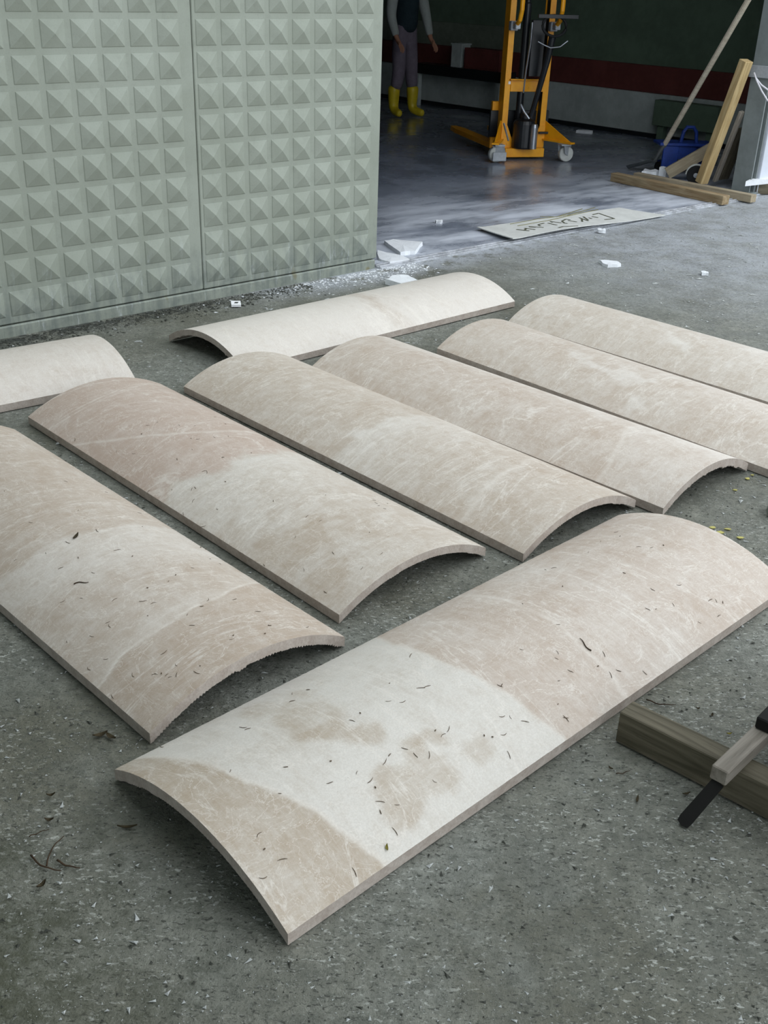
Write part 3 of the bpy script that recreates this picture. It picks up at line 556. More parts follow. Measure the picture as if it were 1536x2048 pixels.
    bm = bmesh.new(); tube(bm,[(-.10,-.14,.50),(-.07,-.17,.44),(-.02,-.18,.38)],.012,8); bobj('foot_lever', bm, M['chrome'], t)
    for sx in (-1,1):
        bm = bmesh.new(); tube(bm,[(sx*.195,-.05,1.165),(sx*.195,-.12,1.175),(sx*.195,-.19,1.22),(sx*.195,-.22,1.30),(sx*.195,-.22,1.85),(sx*.195,-.17,1.92),(sx*.195,-.02,1.93)],.021,10); hb = bobj('hand_bar', bm, Y, t)
        bm = bmesh.new(); bx(bm,sx*.195-.035,sx*.195+.035,-.075,-.012,1.125,1.205,.006); bx(bm,sx*.195-.02,sx*.195+.03,-.15,-.07,1.14,1.20,.006); bobj('clamp', bm, M['caster'], hb)
    bobj('makers_plate', bx(bmesh.new(),-.19,-.15,-.016,-.0125,.665,.69), M['paper'], t)
stacker()

# dim furniture along the inner side wall (hall frame)
def hall_thing(name, label, cat, parts):
    t = empty(name, (HB[0],HB[1],.004), HA); tag(t,label,cat)
    for nm,dims,m in parts: box(nm, dims, M[m], t)
hall_thing('steel_bench','dark steel bench in front of the red band, left of the stacker','bench',[('bench_top',(6.22,6.48,4.75,6.35,.40,.52),'black'),('leg',(6.24,6.30,4.80,4.86,0,.40),'plinth'),('leg',(6.24,6.30,6.24,6.30,0,.40),'plinth')])
hall_thing('red_cabinet','dim red cabinet standing on the dark bench','cabinet',[('body',(6.26,6.46,4.85,5.45,.52,.76),'red'),('door',(6.25,6.26,4.88,5.42,.54,.74),'red')])
hall_thing('grey_box','small grey box on the dark bench beside the red cabinet','box',[('body',(6.28,6.44,5.52,5.70,.52,.78),'plinth'),('lid',(6.27,6.45,5.51,5.71,.78,.80),'plinth')])
hall_thing('steel_post','thin steel post standing left of the stacker by the bench','post',[('shaft',(6.10,6.13,4.62,4.65,.02,1.5),'steel'),('foot',(6.05,6.18,4.57,4.70,0,.02),'steel')])
hall_thing('dark_crate','low dark crate against the grey plinth behind the shovel','crate',[('body',(6.30,6.45,1.75,2.55,.16,.42),'dark_wall'),('foot',(6.34,6.42,1.80,1.88,0,.16),'dark_wall'),('foot',(6.34,6.42,2.42,2.50,0,.16),'dark_wall')])
# ---------------------------------------------------------------- person deep in the hall
def skinned(name, pts, edges, rad, m, parent, sub=2, root=0):
    me = bpy.data.meshes.new(name); me.from_pydata(pts, edges, []); o = bpy.data.objects.new(name, me); link(o); o.parent = parent
    md = o.modifiers.new('Skin','SKIN'); md.use_smooth_shade = True; md.branch_smoothing = .6
    for i,sv in enumerate(me.skin_vertices[0].data):
        r = rad[i]; sv.radius = r if isinstance(r,tuple) else (r,r); sv.use_root = (i==root)
    s = o.modifiers.new('Sub','SUBSURF'); s.levels = sub; s.render_levels = sub
    me.materials.append(m); return o
def person():
    # faces the viewer's right: local +X is forward, +Y is the far side (person's left)
    t = empty('person', (.045,13.83,.004), math.radians(-52)); tag(t,'person in yellow rubber boots, grey trousers and pale sleeves standing in the dark hall','person')
    hipL,hipR = (0,.09,.90),(0,-.09,.90); kL,kR = (.03,.10,.50),(.05,-.10,.50); aL,aR = (.05,.12,.09),(-.02,-.13,.09)
    V = [(0,0,.95),(0,0,1.12),(.02,0,1.32),(.03,0,1.44),(.05,0,1.52),(.07,0,1.60),(.07,0,1.70)]
    E = [(0,1),(1,2),(2,3),(3,4),(4,5),(5,6)]; Rr = [(.15,.11),(.14,.10),(.17,.11),(.12,.09),.05,.075,.085]
    def add(p, r, a): V.append(p); Rr.append(r); E.append((a,len(V)-1)); return len(V)-1
    for hp,kn,an,s in ((hipL,kL,aL,1),(hipR,kR,aR,-1)):
        h = add(hp,.085,0); k = add(kn,.055,h); a = add(an,.038,k); add((an[0]+.12,an[1]+s*.03,.045),.034,a)
    hands = []
    for s in (1,-1):
        sh = add((.02,s*.20,1.40),.058,3)
        el = add((.07 if s<0 else .06,s*.27,1.12),.042,sh); wr = add((.20 if s<0 else .16,s*.27,.88),.030,el)
        d = Vector((.09,0,-.08)) ; pm = add(tuple(Vector(V[wr])+d*.55),(.036,.020),wr); hands.append((pm,d))
    for pm,d in hands:
        base = Vector(V[pm])
        for j,(off,ln) in enumerate(((-.027,.062),(-.009,.075),(.009,.070),(.027,.055))):
            a = add(tuple(base+d*.35+Vector((0,off,0))),.0095,pm); b = add(tuple(base+d*.35+Vector((.03,off,-.03))*(ln/.06)),.0085,a); add(tuple(base+d*.35+Vector((.035,off,-.062))*(ln/.06)),.0075,b)
        a = add(tuple(base+Vector((.02,-.03,.012))),.010,pm); add(tuple(base+Vector((.055,-.045,-.005))),.009,a)
    body = skinned('body', V, E, Rr, M['skin'], t, 1)
    # face: nose, ears, eyes, mouth belong to the head
    bm = bmesh.new(); tube(bm,[(.145,0,1.67),(.172,0,1.635),(.15,0,1.625)],[.008,.014,.01],8)
    bobj('nose', bm, M['skin'], body, True)
    for s in (-1,1):
        bobj('ear', bx(bmesh.new(),.055,.085,s*.078-.006,s*.078+.006,1.62,1.68,.004), M['skin'], body, True)
        bobj('eye', bx(bmesh.new(),.138,.146,s*.03-.012,s*.03+.012,1.672,1.684,.003), M['black'], body)
    bobj('mouth', bx(bmesh.new(),.140,.148,-.025,.025,1.585,1.594,.002), M['red'], body)
    bm = bmesh.new(); lathe(bm,[(.02,1.80),(.07,1.79),(.098,1.75),(.10,1.70),(.09,1.66),(.07,1.66)],'Z',20,(.05,0,0)); bobj('hair', bm, M['hair'], t, True)
    skinned('trousers', [(0,0,.93),(0,0,1.13),(0,.09,.86),(.03,.10,.50),(.04,.115,.30),(0,-.09,.86),(.05,-.10,.50),(.01,-.12,.30)], [(0,1),(0,2),(2,3),(3,4),(0,5),(5,6),(6,7)], [(.17,.13),(.165,.125),.105,.082,.07,.105,.082,.07], M['trous'], t)
    skinned('vest', [(0,0,.90),(0,0,1.12),(.02,0,1.33),(.03,0,1.45)], [(0,1),(1,2),(2,3)], [(.19,.15),(.18,.14),(.20,.135),(.13,.10)], M['vest'], t)
    for s in (1,-1):
        ex = .07 if s<0 else .06; wx = .20 if s<0 else .16
        skinned('sleeve', [(.02,s*.16,1.42),(.02,s*.205,1.38),(ex,s*.27,1.12),(wx-.01,s*.27,.90)], [(0,1),(1,2),(2,3)], [.075,.078,.062,.045], M['jack'], t)
    for (ax,ay,s) in ((.045,.12,1),(-.01,-.125,-1)):
        skinned('rubber_boot', [(ax,ay,.36),(ax,ay,.20),(ax,ay,.075),(ax+.10,ay+s*.02,.055),(ax+.19,ay+s*.035,.045)], [(0,1),(1,2),(2,3),(3,4)], [.083,.070,.062,(.052,.048),(.042,.036)], M['boot'], t)
person()

# ---------------------------------------------------------------- timber, tools and trolley by the column
def timber(name, a, b, w, h, m, label, cat='timber', roll=0.0, group=None, bev=.003):
    a, b = Vector(a), Vector(b); d = b-a; L = d.length
    o = bobj(name, bx(bmesh.new(),0,L,-w/2,w/2,-h/2,h/2,bev), m)
    X = d.normalized(); up = Vector((0,0,1)) if abs(X.z)<.95 else Vector((0,1,0)); Yv = up.cross(X).normalized(); Z = X.cross(Yv)
    R = Matrix((X,Yv,Z)).transposed().to_4x4() @ Matrix.Rotation(roll,4,'X')
    o.matrix_world = Matrix.Translation(a) @ R; tag(o,label,cat,group); return o
timber('timber_beam', (1.900,9.576,.040), (2.621,8.628,.040), .085,.07, M['brownw'], 'front one of two long squared timbers lying side by side at the doorway')
timber('timber_beam', (2.117,9.697,.035), (2.883,8.770,.035), .075,.06, M['timber'], 'rear one of two long squared timbers lying side by side below the column')
timber('leaning_timber', (2.621,9.405,.045), (2.757,9.173,1.03), .085,.075, M['fresh'], 'fresh yellowish square timber leaning upright against the grey column', roll=.5)
timber('leaning_board', (2.757,9.475,.05), (2.818,9.262,.64), .05,.03, M['greyw'], 'thin grey board leaning behind the fresh timber beside the column','board', roll=.4)
timber('dark_board', (2.85,9.56,.055), (2.90,9.41,.50), .11,.02, M['damp'], 'short dark board leaning at the column foot behind the timbers','board', roll=.2)
timber('short_board', (2.404,9.757,.055), (2.762,9.697,.30), .05,.10, M['timber'], 'short thick board propped aslant beside the blue trolley','board')
def shovel():
    t = empty('shovel', (2.328,10.100,.004)); tag(t,'long-handled shovel leaning against the column with its blade on the hall floor','shovel')
    a, b = Vector((.055,-.06,.19)), Vector((.378,-.927,1.495)); bm = bmesh.new(); tube(bm,[a,a.lerp(b,.5),b],.023,10); bobj('handle', bm, M['pole'], t)
    bm = bmesh.new(); tube(bm,[Vector((.02,-.02,.10)),a+(b-a)*.06],[.014,.026],10); bobj('socket', bm, M['shovel'], t)
    n = 7; V=[]; F=[]
    ax = Vector((-.16,.12,-.075)); sd = Vector((.6,.8,0)).normalized()*.10; nn = ax.cross(sd).normalized()
    if nn.z<0: nn=-nn
    for lay in (0,.003):
        for i in range(n):
            f = i/(n-1); wd = 1.0 if f<.6 else 1-((f-.6)/.4)**2*.55
            for j in range(5):
                g = j/2-1; V.append(Vector((.03,-.03,.105))+ax*f*1.25+sd*g*wd+nn*(.03*g*g+lay))
    st = n*5
    for i in range(n-1):
        for j in range(4):
            q=(i*5+j,i*5+j+1,i*5+j+6,i*5+j+5); F.append(q); F.append(tuple(x+st for x in q[::-1]))
    bd = [j for j in range(5)]+[i*5+4 for i in range(1,n)]+[(n-1)*5+j for j in (3,2,1,0)]+[i*5 for i in range(n-2,0,-1)]
    for i in range(len(bd)): a1,b1=bd[i],bd[(i+1)%len(bd)]; F.append((a1,a1+st,b1+st,b1))
    mobj('blade', V, F, M['shovel'], t)
shovel()
def trolley():
    t = empty('hand_trolley', (2.60,10.10,.004), .05); tag(t,'blue steel hand trolley with a loop handle behind the leaning timbers','trolley')
    bm = bmesh.new(); bx(bm,-.25,.25,-.12,.12,.255,.28,.004); bobj('deck', bm, M['blue'], t)
    bm = bmesh.new(); bx(bm,-.21,-.07,-.11,-.08,.05,.255,.004); bx(bm,-.15,.12,-.10,-.085,.14,.255,.003); bobj('front_frame', bm, M['blue'], t)
    bm = bmesh.new(); bx(bm,.08,.24,-.10,-.075,.16,.255,.004); bobj('side_plate', bm, M['blue'], t)
    bm = bmesh.new(); tube(bm,[(-.045,-.04,.27),(-.03,-.04,.37),(-.005,-.04,.41),(.055,-.04,.41),(.085,-.04,.37),(.10,-.04,.27)],.016,10); bobj('loop_handle', bm, M['blue'], t)
    for x,y in ((-.17,.06),(-.13,-.06)):
        bm = bmesh.new(); lathe(bm,[(.01,-.02),(.05,-.02),(.052,.0),(.05,.02),(.01,.02)],'Y',18); w = bobj('wheel', bm, M['rubber'], t); w.location=(x,y,.052)
    box('lower_bar', (-.2,.24,.05,.08,.06,.11), M['blue'], t)
    box('rear_leg', (.14,.18,.05,.08,.0,.255), M['blue'], t)
trolley()
w = empty('trolley_wheel', (2.592,9.50,.09), math.radians(-20)); tag(w,'loose black wheel with a pale rim standing between the propped boards','wheel')
bm = bmesh.new(); lathe(bm,[(.055,-.022),(.074,-.022),(.080,-.012),(.080,.012),(.074,.022),(.055,.022)],'Y',26); bobj('tyre', bm, M['rubber'], w)
bm = bmesh.new(); lathe(bm,[(.012,-.016),(.057,-.014),(.057,.014),(.012,.016)],'Y',26); bobj('disc', bm, M['black'], w)
bm = bmesh.new(); lathe(bm,[(.004,-.034),(.02,-.03),(.02,.03),(.004,.034)],'Y',16); bobj('hub', bm, M['caster'], w)
bm = bmesh.new(); pts=[(.084*math.cos(a),0,.084*math.sin(a)) for a in [math.radians(x) for x in range(60,190,12)]]; tube(bm, pts,.010,8); bobj('mudguard', bm, M['wheelw'], w)

def cable(pts, label):
    bm = bmesh.new(); tube(bm, pts,.0065,8); return tag(bobj('cable', bm, M['cable'], None, True), label, 'cable', 'white cables hanging from the column bracket')
cable([(2.822,9.132,.945),(2.832,9.102,.91),(2.883,9.092,.86),(2.953,9.102,.82),(3.044,9.132,.80),(3.125,9.193,.83),(3.155,9.243,.90)], 'upper of two white cables drooping from the column bracket')
cable([(2.822,9.122,.94),(2.838,9.082,.89),(2.883,9.062,.82),(2.943,9.062,.75),(3.024,9.092,.71),(3.115,9.173,.74),(3.155,9.233,.84)], 'lower of two white cables drooping from the column bracket')

# ---------------------------------------------------------------- stone offcuts and litter
def offcut(name, poly, h, label, m='dustwhite', cat='stone piece', group=None, tilt=0.0, z=.0):
    cx = sum(p[0] for p in poly)/len(poly); cy = sum(p[1] for p in poly)/len(poly); bm = bmesh.new(); n = len(poly)
    rng = random.Random(int(cx*1000)); P = []
    for i in range(n):
        a, b = Vector(poly[i]), Vector(poly[(i+1)%n])
        for f in (0,.33,.66): q = a.lerp(b,f); P.append((q.x-cx+rng.uniform(-.004,.004), q.y-cy+rng.uniform(-.006,.006)))
    A = [bm.verts.new((x,y,0)) for x,y in P]; B = [bm.verts.new((x*.97,y*.97,h+tilt*x+rng.uniform(-.15,.15)*h)) for x,y in P]; c = bm.verts.new((0,0,h*1.03))
    bm.faces.new(A[::-1])
    for i in range(len(P)):
        j=(i+1)%len(P); bm.faces.new((A[i],A[j],B[j],B[i])); bm.faces.new((B[i],B[j],c))
    o = bobj(name, bm, M[m]); o.location=(cx,cy,z); return tag(o,label,cat,group)
offcut('marble_offcut', WHITE['chunk'], .022, 'thick white marble offcut lying just inside the doorway beside the olive wall', z=.004)
offcut('marble_offcut', [(-.10,6.62),(.06,6.50),(.10,6.42),(-.02,6.32),(-.09,6.40)], .012, 'flat dusty white marble sheet at the doorway corner', z=.004)
offcut('marble_flake', WHITE['flake'], .018, 'white marble flake alone on the open yard below the sign', z=-.002)
offcut('marble_plate', [(x,y-.03) for x,y in WHITE['plate']], .03, 'white marble lump poking out behind the crosswise pale slab', z=-.002)
b0 = WHITE['bit'][0]; offcut('marble_pebble', [(b0[0]-.02,b0[1]-.02),(b0[0]+.02,b0[1]-.025),(b0[0]+.025,b0[1]+.02),(b0[0]-.01,b0[1]+.03)], .018, 'small white pebble far right on the open yard', z=-.002)
for (x,y),lb in zip(WHITE['wchip'],('small white chip lying against the front edge of the sign board','white chip on the hall floor left of the sign board')):
    offcut('marble_chip', [(x-.022,y-.02),(x+.02,y-.028),(x+.028,y+.02),(x,y+.032),(x-.03,y+.01)], .022, lb, z=.0)
offcut('rubble_piece', [(2.197,9.858),(2.318,9.818),(2.379,9.939),(2.258,9.999)], .05, 'pale broken stone rubble beside the shovel blade, left piece', z=.004, group='rubble by the shovel')
offcut('rubble_piece', [(2.36,9.88),(2.42,9.85),(2.45,9.93),(2.385,9.95)], .075, 'pale broken stone rubble beside the shovel blade, taller right piece', z=.004, group='rubble by the shovel')
offcut('rubble_piece', [(2.258,9.778),(2.308,9.768),(2.318,9.808),(2.268,9.818)], .02, 'small white rubble bit in front of the shovel blade', z=.004, group='rubble by the shovel')
offcut('rubble_piece', [(2.46,9.44),(2.50,9.425),(2.515,9.47),(2.47,9.48)], .03, 'small white rubble bit in front of the loose black wheel', z=.004, group='rubble by the shovel')
offcut('white_dust_heap', [(2.036,12.761),(2.218,12.721),(2.238,12.802),(2.066,12.842)], .03, 'small whitish scrap on the dark floor right of the stacker', cat='scrap', z=.004)
t = bobj('white_stone_tile', prism(bmesh.new(), [(2.883,9.042),(3.377,9.374),(3.266,9.556),(2.943,9.143)], .085,.125), M['dustwhite']); tag(t,'white stone tile lying flat by the foot of the grey column','stone tile')
t = bobj('support_block', bx(bmesh.new(),3.03,3.25,9.2,9.33,0,.085,.004), M['damp']); tag(t,'dark wooden block under the white stone tile','block')
e0 = WHITE['edge'][0]
offcut('stone_offcut', [(1.262,3.10),(1.36,3.02),(1.46,3.10),(1.40,3.22),(1.28,3.18)], .04, 'grey stone offcut at the right frame edge beside the yellow flecks', m='kerb', z=-.002)
# small white packet with a dark mark
pp = WHITE['paper']; t = bobj('paper_packet', prism(bmesh.new(), pp, .0,.012), M['paper']); tag(t,'small white paper packet with a dark mark, below the olive wall','paper')
c = (np.mean([p[0] for p in pp]), np.mean([p[1] for p in pp])); bobj('printed_mark', prism(bmesh.new(), [(c[0]-.008,c[1]-.012),(c[0]+.010,c[1]-.010),(c[0]+.012,c[1]+.014),(c[0]-.006,c[1]+.010)], .0122,.0128), M['ink'], t)
# white chunks of spall under the near slab ends
for i,(x,y,r) in enumerate(((-.235,1.985,.018),(-.36,1.90,.012),(-.16,2.06,.014))):
    offcut('stone_spall', [(x-r,y-r*.7),(x+r*.9,y-r),(x+r,y+r*.6),(x-r*.4,y+r)], r*.9, ('pale spall under the jagged near slab end, largest bit','pale spall under the jagged near slab end, leftmost bit','pale spall under the jagged near slab end, rightmost bit')[i], z=-.002)

# ---------------------------------------------------------------- discarded sign board on the threshold
def sign():
    t = empty('sign_board', (1.2,7.55,.0)); tag(t,'discarded white sign board with worn upside-down lettering lying across the threshold','sign')
    A, Bq, E1, E2 = Vector(SIGN[1]), Vector(SIGN[0]), Vector(SIGN[5]), Vector(SIGN[6])
    n, m = 24, 8; V=[]; F=[]
    def z(f,g): return .017+.012*math.sin(f*5.5)*(1-g)+.012*(1-g)**2 - .010*f*f*(1-g) + (.006 if f<.03 else 0)
    for lay in (0,.006):
        for i in range(n):
            f = i/(n-1)
            for j in range(m):
                g = j/(m-1); p = (A.lerp(E1,f)).lerp(Bq.lerp(E2,f),g); V.append((p.x-1.2,p.y-7.55,z(f,g)+lay))
    st = n*m
    for i in range(n-1):
        for j in range(m-1):
            q=(i*m+j,i*m+j+1,(i+1)*m+j+1,(i+1)*m+j); F.append(q); F.append(tuple(x+st for x in q[::-1]))
    bd=[j for j in range(m)]+[i*m+m-1 for i in range(1,n)]+[(n-1)*m+j for j in range(m-2,-1,-1)]+[i*m for i in range(n-2,0,-1)]
    for i in range(len(bd)): a,b=bd[i],bd[(i+1)%len(bd)]; F.append((a,a+st,b+st,b))
    mobj('board', V, F, M['board'], t)
    def zat(p):
        # invert the bilinear patch roughly
        f = max(0,min(1,(Vector(p)-A).dot((E1-A).normalized())/(E1-A).length)); b0=A.lerp(E1,f); b1=Bq.lerp(E2,f); g=max(0,min(1,(Vector(p)-b0).dot(b1-b0)/(b1-b0).length_squared)); return z(f,g)+.006
    def strokes(name, S, w, m):
        bm = bmesh.new()
        for s in S:
            for p,q in zip(s[:-1],s[1:]):
                p,q=Vector(p),Vector(q); k=max(2,int((q-p).length/.03)); dd=(q-p).normalized(); nn=Vector((-dd.y,dd.x))*w/2; prev=None
                for i in range(k+1):
                    c=p.lerp(q,i/k); zz=zat(c); r=[bm.verts.new((c.x+sx*nn.x-1.2,c.y+sx*nn.y-7.55,zz+zo)) for sx,zo in ((-1,-.001),(1,-.001),(1,.0018),(-1,.0018))]
                    if prev:
                        for e in range(4): bm.faces.new((prev[e],prev[(e+1)%4],r[(e+1)%4],r[e]))
                    else: bm.faces.new(r)
                    prev=r
                bm.faces.new(prev[::-1])
        return bobj(name,bm,m,t)
    strokes('lettering', STROKES, .013, M['letter']); strokes('ruled_lines', SLINES, .010, M['slime'])
sign()

# ---------------------------------------------------------------- timber stack at the lower right
ang = math.atan2(-.656,.755)
def lay(name, p, a, L, w, z0, z1, m, label, cat):
    o = bobj(name, bx(bmesh.new(),0,L,0,w,z0,z1,.0025), m); o.location=(p[0],p[1],0); o.rotation_euler=(0,0,a); return tag(o,label,cat)
lay('timber_bearer', (.548,1.931), ang, .95, .058, 0,.084, M['damp'], 'dark damp squared timber butting against the front slab, at the right','timber')
a2 = math.radians(47)
lay('wood_batten', (.721,1.692), a2, .62, .037, .0845,.12, M['greyw'], 'narrow grey batten laid across the dark timber at the right edge','batten')
lay('wood_batten', (1.02,1.44), a2, .62, .037, .0845,.12, M['greyw'], 'grey batten further right across the dark timber, out at the frame edge','batten')
lay('timber_bearer', (1.22,1.93), ang, .95, .058, 0,.084, M['damp'], 'second dark timber further back carrying the battens and black plate','timber')
o = bobj('steel_plate', bx(bmesh.new(),0,.80,0,.42,.1205,.15,.003), M['plate']); o.location=(.818,1.838,0); o.rotation_euler=(0,0,ang); o.location = (.818,1.843,0); tag(o,'black plate resting on the battens at the right frame edge','plate')
t = empty('unseen_shade_box', (.818,1.843,0), ang); tag(t,'unseen dark box added on the black plate past the right frame edge to shade the ground','crate')  # unseen box, added to darken the near ground and the slab side
box('body', (.22,.75,.03,.40,.1505,.80), M['plate'], t); box('lid', (.21,.76,.02,.41,.80,.83), M['plate'], t)
bm = bmesh.new(); P=[(0,.0),(.012,-.004),(.024,.0),(.026,.012),(.026,.115),(0,.115),(-.002,.012)]
a=[bm.verts.new((x,y,0)) for x,y in P]; b=[bm.verts.new((x,y,.008)) for x,y in P]; bm.faces.new(a[::-1]); bm.faces.new(b)
for i in range(len(P)): bm.faces.new((a[i],a[(i+1)%len(P)],b[(i+1)%len(P)],b[i]))
o = bobj('flat_bar', bm, M['plate']); X=Vector((.021,-.015,0)).normalized(); Yv=(Vector((.712,1.722,.082))-Vector((.638,1.678,.002))).normalized(); Z=X.cross(Yv).normalized(); X=Yv.cross(Z)
o.matrix_world = Matrix.Translation((.634,1.680,.0015)) @ Matrix((X,Yv,Z)).transposed().to_4x4(); tag(o,'short dark flat bar propped from the ground against the grey batten','bar')

# ---------------------------------------------------------------- fallen needles, twigs, leaves, paint flakes
def needle_mesh(L, r, bend, seed):
    rng = random.Random(seed); bm = bmesh.new(); n=5
    tube(bm,[(L*(i/(n-1)-.5), bend*math.sin(math.pi*i/(n-1)), r+rng.uniform(0,.0006)) for i in range(n)], [r*.6,r,r,r*.9,r*.4], 5)
    bmesh.ops.recalc_face_normals(bm, faces=bm.faces[:]); me=bpy.data.meshes.new('pine_needle'); bm.to_mesh(me); bm.free(); me.materials.append(M['needle']); return me
NM = [needle_mesh(.015,.0007,.001,1), needle_mesh(.020,.0007,-.0016,2), needle_mesh(.010,.0009,.0005,3), needle_mesh(.016,.0006,.003,4), needle_mesh(.005,.0014,.0,5)]
def put(o, P, nrm, yaw):
    q = nrm.to_track_quat('Z','Y').to_matrix().to_4x4(); o.matrix_world = Matrix.Translation(P) @ q @ Matrix.Rotation(yaw,4,'Z')
rng = random.Random(4)
NL = {9:'dry needle fallen on the nearest slab with the broad white patch',1:'dry needle fallen on the slab cut by the left frame edge',2:'dry needle fallen on the slab with the pinkish brown far half'}
extra = {9:[(rng.uniform(.05,1.75),rng.uniform(-.9,.8)) for _ in range(26)],1:[(rng.uniform(.03,1.2),rng.uniform(-.9,.9)) for _ in range(30)],2:[(rng.uniform(.03,1.3),rng.uniform(-.9,.7)) for _ in range(28)]}
for k in (9,1,2):
    for i,(uu,vv) in enumerate(NEEDLES[k]+extra[k]):
        o = bpy.data.objects.new('pine_needle', NM[rng.choice((0,1,2,3,4,0,1))]); link(o); P,nr = on_slab(k,uu,vv); put(o,P,nr,rng.uniform(0,3.14))
        if i >= len(NEEDLES[k]): o.scale = (.7,.7,.7)
        tag(o, NL[k], 'needle', {9:'needles on the nearest slab',1:'needles on the left slab',2:'needles on the pinkish slab'}[k])
def leaf(L, w, m, P, nr, yaw, label, name='dry_leaf', curl=.004):
    V=[];F=[]; n=7
    for lay in (0,.0006):
        for i in range(n):
            f=i/(n-1); ww=w*math.sin(math.pi*min(1,f*.92+.05))
            V += [(L*(f-.5),-ww/2,.0008+curl*(f-.5)**2*4+curl*.4+lay),(L*(f-.5),0,.0006+curl*(f-.5)**2*4+lay),(L*(f-.5),ww/2,.0008+curl*(f-.5)**2*4+curl*.4+lay)]
    st=3*n
    for i in range(n-1):
        for j in range(2): q=(3*i+j,3*i+j+1,3*i+j+4,3*i+j+3); F.append(q[::-1]); F.append(tuple(x+st for x in q))
    o=mobj(name,V,F,M[m]); put(o,P,nr,yaw); return tag(o,label,'leaf')
P,nr = on_slab(1,*S1LEAF); leaf(.034,.010,'leaf',P,nr,2.2,'dark curled leaf on the slab cut by the left frame edge')
P,nr = on_slab(9,*S9LEAF); leaf(.014,.006,'leafy',P,nr,1.0,'tiny olive yellow leaf near the front edge of the nearest slab')
Z1 = Vector((0,0,1))
GL = ('left half of the dark curled leaf pair beside the jagged slab end','right half of the dark curled leaf pair beside the jagged slab end','small brown leaf on the ground left of the nearest slab','dark leaf scrap above the twigs at lower left','brown leaf strip on the ground under the nearest slab end','dark leaf scrap at the far lower left of the yard')
for i,(x,y) in enumerate(GLEAF): leaf((.034,.034,.018,.018,.04,.022)[i],(.014,.012,.008,.009,.008,.01)[i],'leaf',Vector((x,y,-.001)),Z1,(.5,-.6,.3,.1,.1,1.0)[i],GL[i],curl=.006)
def twig(a,b,r,label,bend=.08,name='dry_twig'):
    a,b=Vector((*a,0)),Vector((*b,0)); d=b-a; s=Vector((-d.y,d.x,0)); bm=bmesh.new(); n=8
    tube(bm,[a+d*(i/(n-1))+s*bend*math.sin(math.pi*i/(n-1))+Vector((0,0,r*.6+.0015*math.sin(i*1.7))) for i in range(n)],[r*(1-.5*i/(n-1)) for i in range(n)],6)
    return tag(bobj(name,bm,M['twig'],None,True),label,'twig')
TL = ('thin straight twig at lower left above the crossed twigs','upright one of the crossed dark twigs at lower left','long reddish one of the crossed dark twigs at lower left','rightmost of the crossed dark twigs at lower left','curved thin twig on the ground above the dark timber','thin twig on the ground below the dark timber end')
for i in range(6): twig(GTWIG[2*i],GTWIG[2*i+1],(.0012,.0018,.0022,.0022,.0018,.0012)[i],TL[i],(.02,.10,-.12,-.10,-.14,-.10)[i])
def slab_twig(k,uv,L,yaw,label):
    bm=bmesh.new(); n=7; tube(bm,[(L*(i/(n-1)-.5),.004*math.sin(i*.9),.0016) for i in range(n)],[.0018,.0016,.0014,.0014,.0012,.001,.0008],6); o=bobj('dry_twig',bm,M['twig']); P,nr=on_slab(k,*uv); put(o,P,nr,yaw); tag(o,label,'twig')
slab_twig(9,S9TWIG,.045,1.45,'dry twig on the pinkish far half of the nearest slab'); slab_twig(1,S1TWIG,.04,.9,'dry twig on the white band of the slab cut by the left frame edge')
for i,(x,y) in enumerate(GBITS):
    leaf((.010,.014,.016,.014,.024,.012,.02)[i],.006,'leafy' if i in (2,3) else 'leaf',Vector((x,y,-.001)) if i not in (2,3) else Vector((x,y,-.001)),Z1,i*1.1,('dark leaf crumb above the grey batten, left one','dark leaf crumb above the grey batten, right one','olive leaf bit against the dark timber, left one','olive leaf bit against the dark timber, right one','curled red-brown leaf below the dark timber','dark leaf crumb by the thin twig below the timber end','reddish leaf strip below the middle of the dark timber')[i],name='leaf_bit',curl=.003)
rng = random.Random(9)
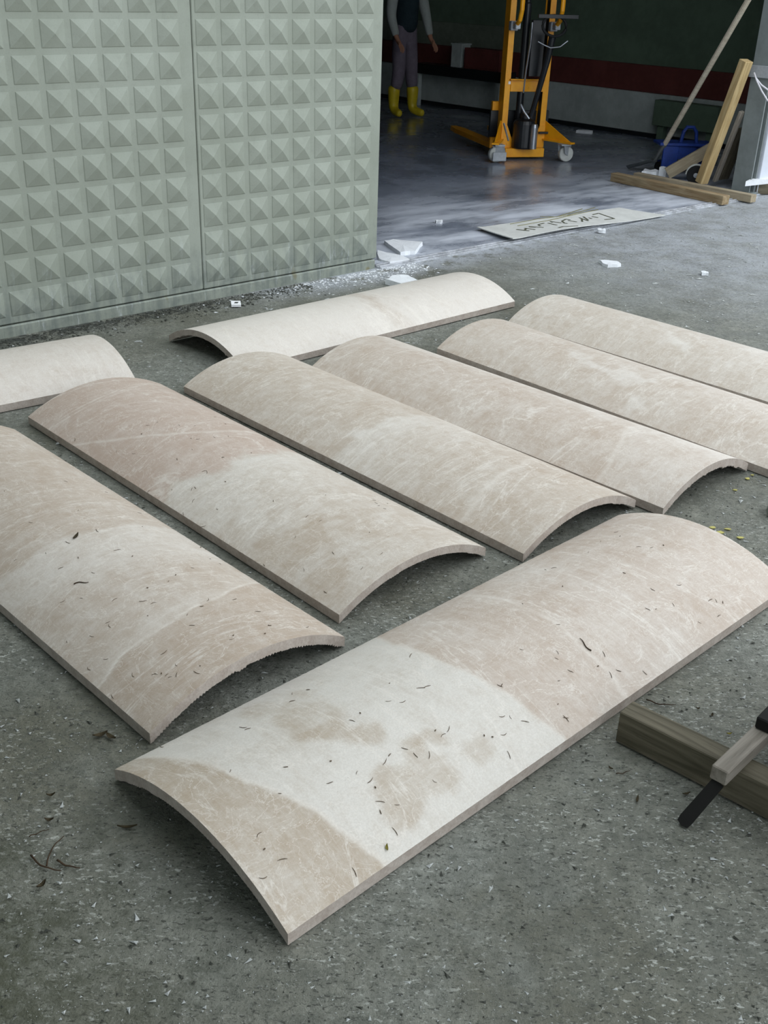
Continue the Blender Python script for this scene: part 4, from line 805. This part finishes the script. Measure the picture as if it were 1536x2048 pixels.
for i,(x,y) in enumerate(YELLOW):
    n=6; r=(.011,.009,.009,.007,.006,.008,.006)[i]; P=[(x+r*rng.uniform(.5,1.2)*math.cos(j*6.283/n)*1.5,y+r*rng.uniform(.5,1.1)*math.sin(j*6.283/n)) for j in range(n)]
    tag(bobj('paint_flake', prism(bmesh.new(),P,-.001,.0015), M['yflake']),'flake of yellow paint on the yard between the tan slab and the nearest slab','paint flake','yellow paint flakes')
# loose grit over the yard: nobody could count it
def grit(name, n, m, s0, s1, seed, label, region):
    r = np.random.RandomState(seed); V=[];F=[]
    base = np.array([(1,0,0),(-.5,.87,0),(-.5,-.87,0),(.1,.1,.8)])
    c=0
    while c<n:
        x,y = region(r); s = s0+(s1-s0)*r.rand()**6; a = r.rand()*6.28; ca,sa=math.cos(a),math.sin(a); k=len(V); st=.7+2.2*r.rand()**2
        for b in base: V.append((x+s*(b[0]*st*ca-b[1]*sa), y+s*(b[0]*st*sa+b[1]*ca), -.0024+s*.6*b[2]))
        F += [(k,k+1,k+3),(k+1,k+2,k+3),(k+2,k,k+3)]; c+=1
    return tag(mobj(name,V,F,M[m]),label,'grit',kind='stuff')
def reg_near(r): return (r.uniform(-1.2,1.6), 1.0+2.6*r.rand()**1.3)
def reg_far(r): return (r.uniform(-2.2,3.8), r.uniform(3.226,8.669))
def reg_wall(r):
    s,d = r.uniform(-2.6,-.55), -abs(r.normal(0,.08))-.03; return (HB[0]+math.cos(HA)*s-math.sin(HA)*d, HB[1]+math.sin(HA)*s+math.cos(HA)*d)
grit('pale_grit', 9000, 'grit', .0010,.0052, 1, 'pale stone grit scattered over the near yard', reg_near)
grit('dark_grit', 7000, 'dgrit', .0010,.0050, 2, 'dark crumbs and grit scattered over the near yard, partly standing in for shaded pits', reg_near)  # dark slivers also stand in for shade in the surface pits
grit('yard_grit', 6500, 'grit', .002,.012, 3, 'pale grit scattered over the far yard', reg_far)
def reg_dust(r):
    s,d = -abs(r.normal(0,.55))+.3, -abs(r.normal(0,.10))-.03; return (HB[0]+math.cos(HA)*s-math.sin(HA)*d, HB[1]+math.sin(HA)*s+math.cos(HA)*d)
grit('marble_crumbs', 1800, 'dustwhite', .002,.010, 7, 'white marble crumbs along the foot of the olive wall by the doorway', reg_dust)
grit('wall_foot_dirt', 3200, 'dgrit', .002,.010, 5, 'dark crumbly dirt lying along the foot of the olive wall', reg_wall)
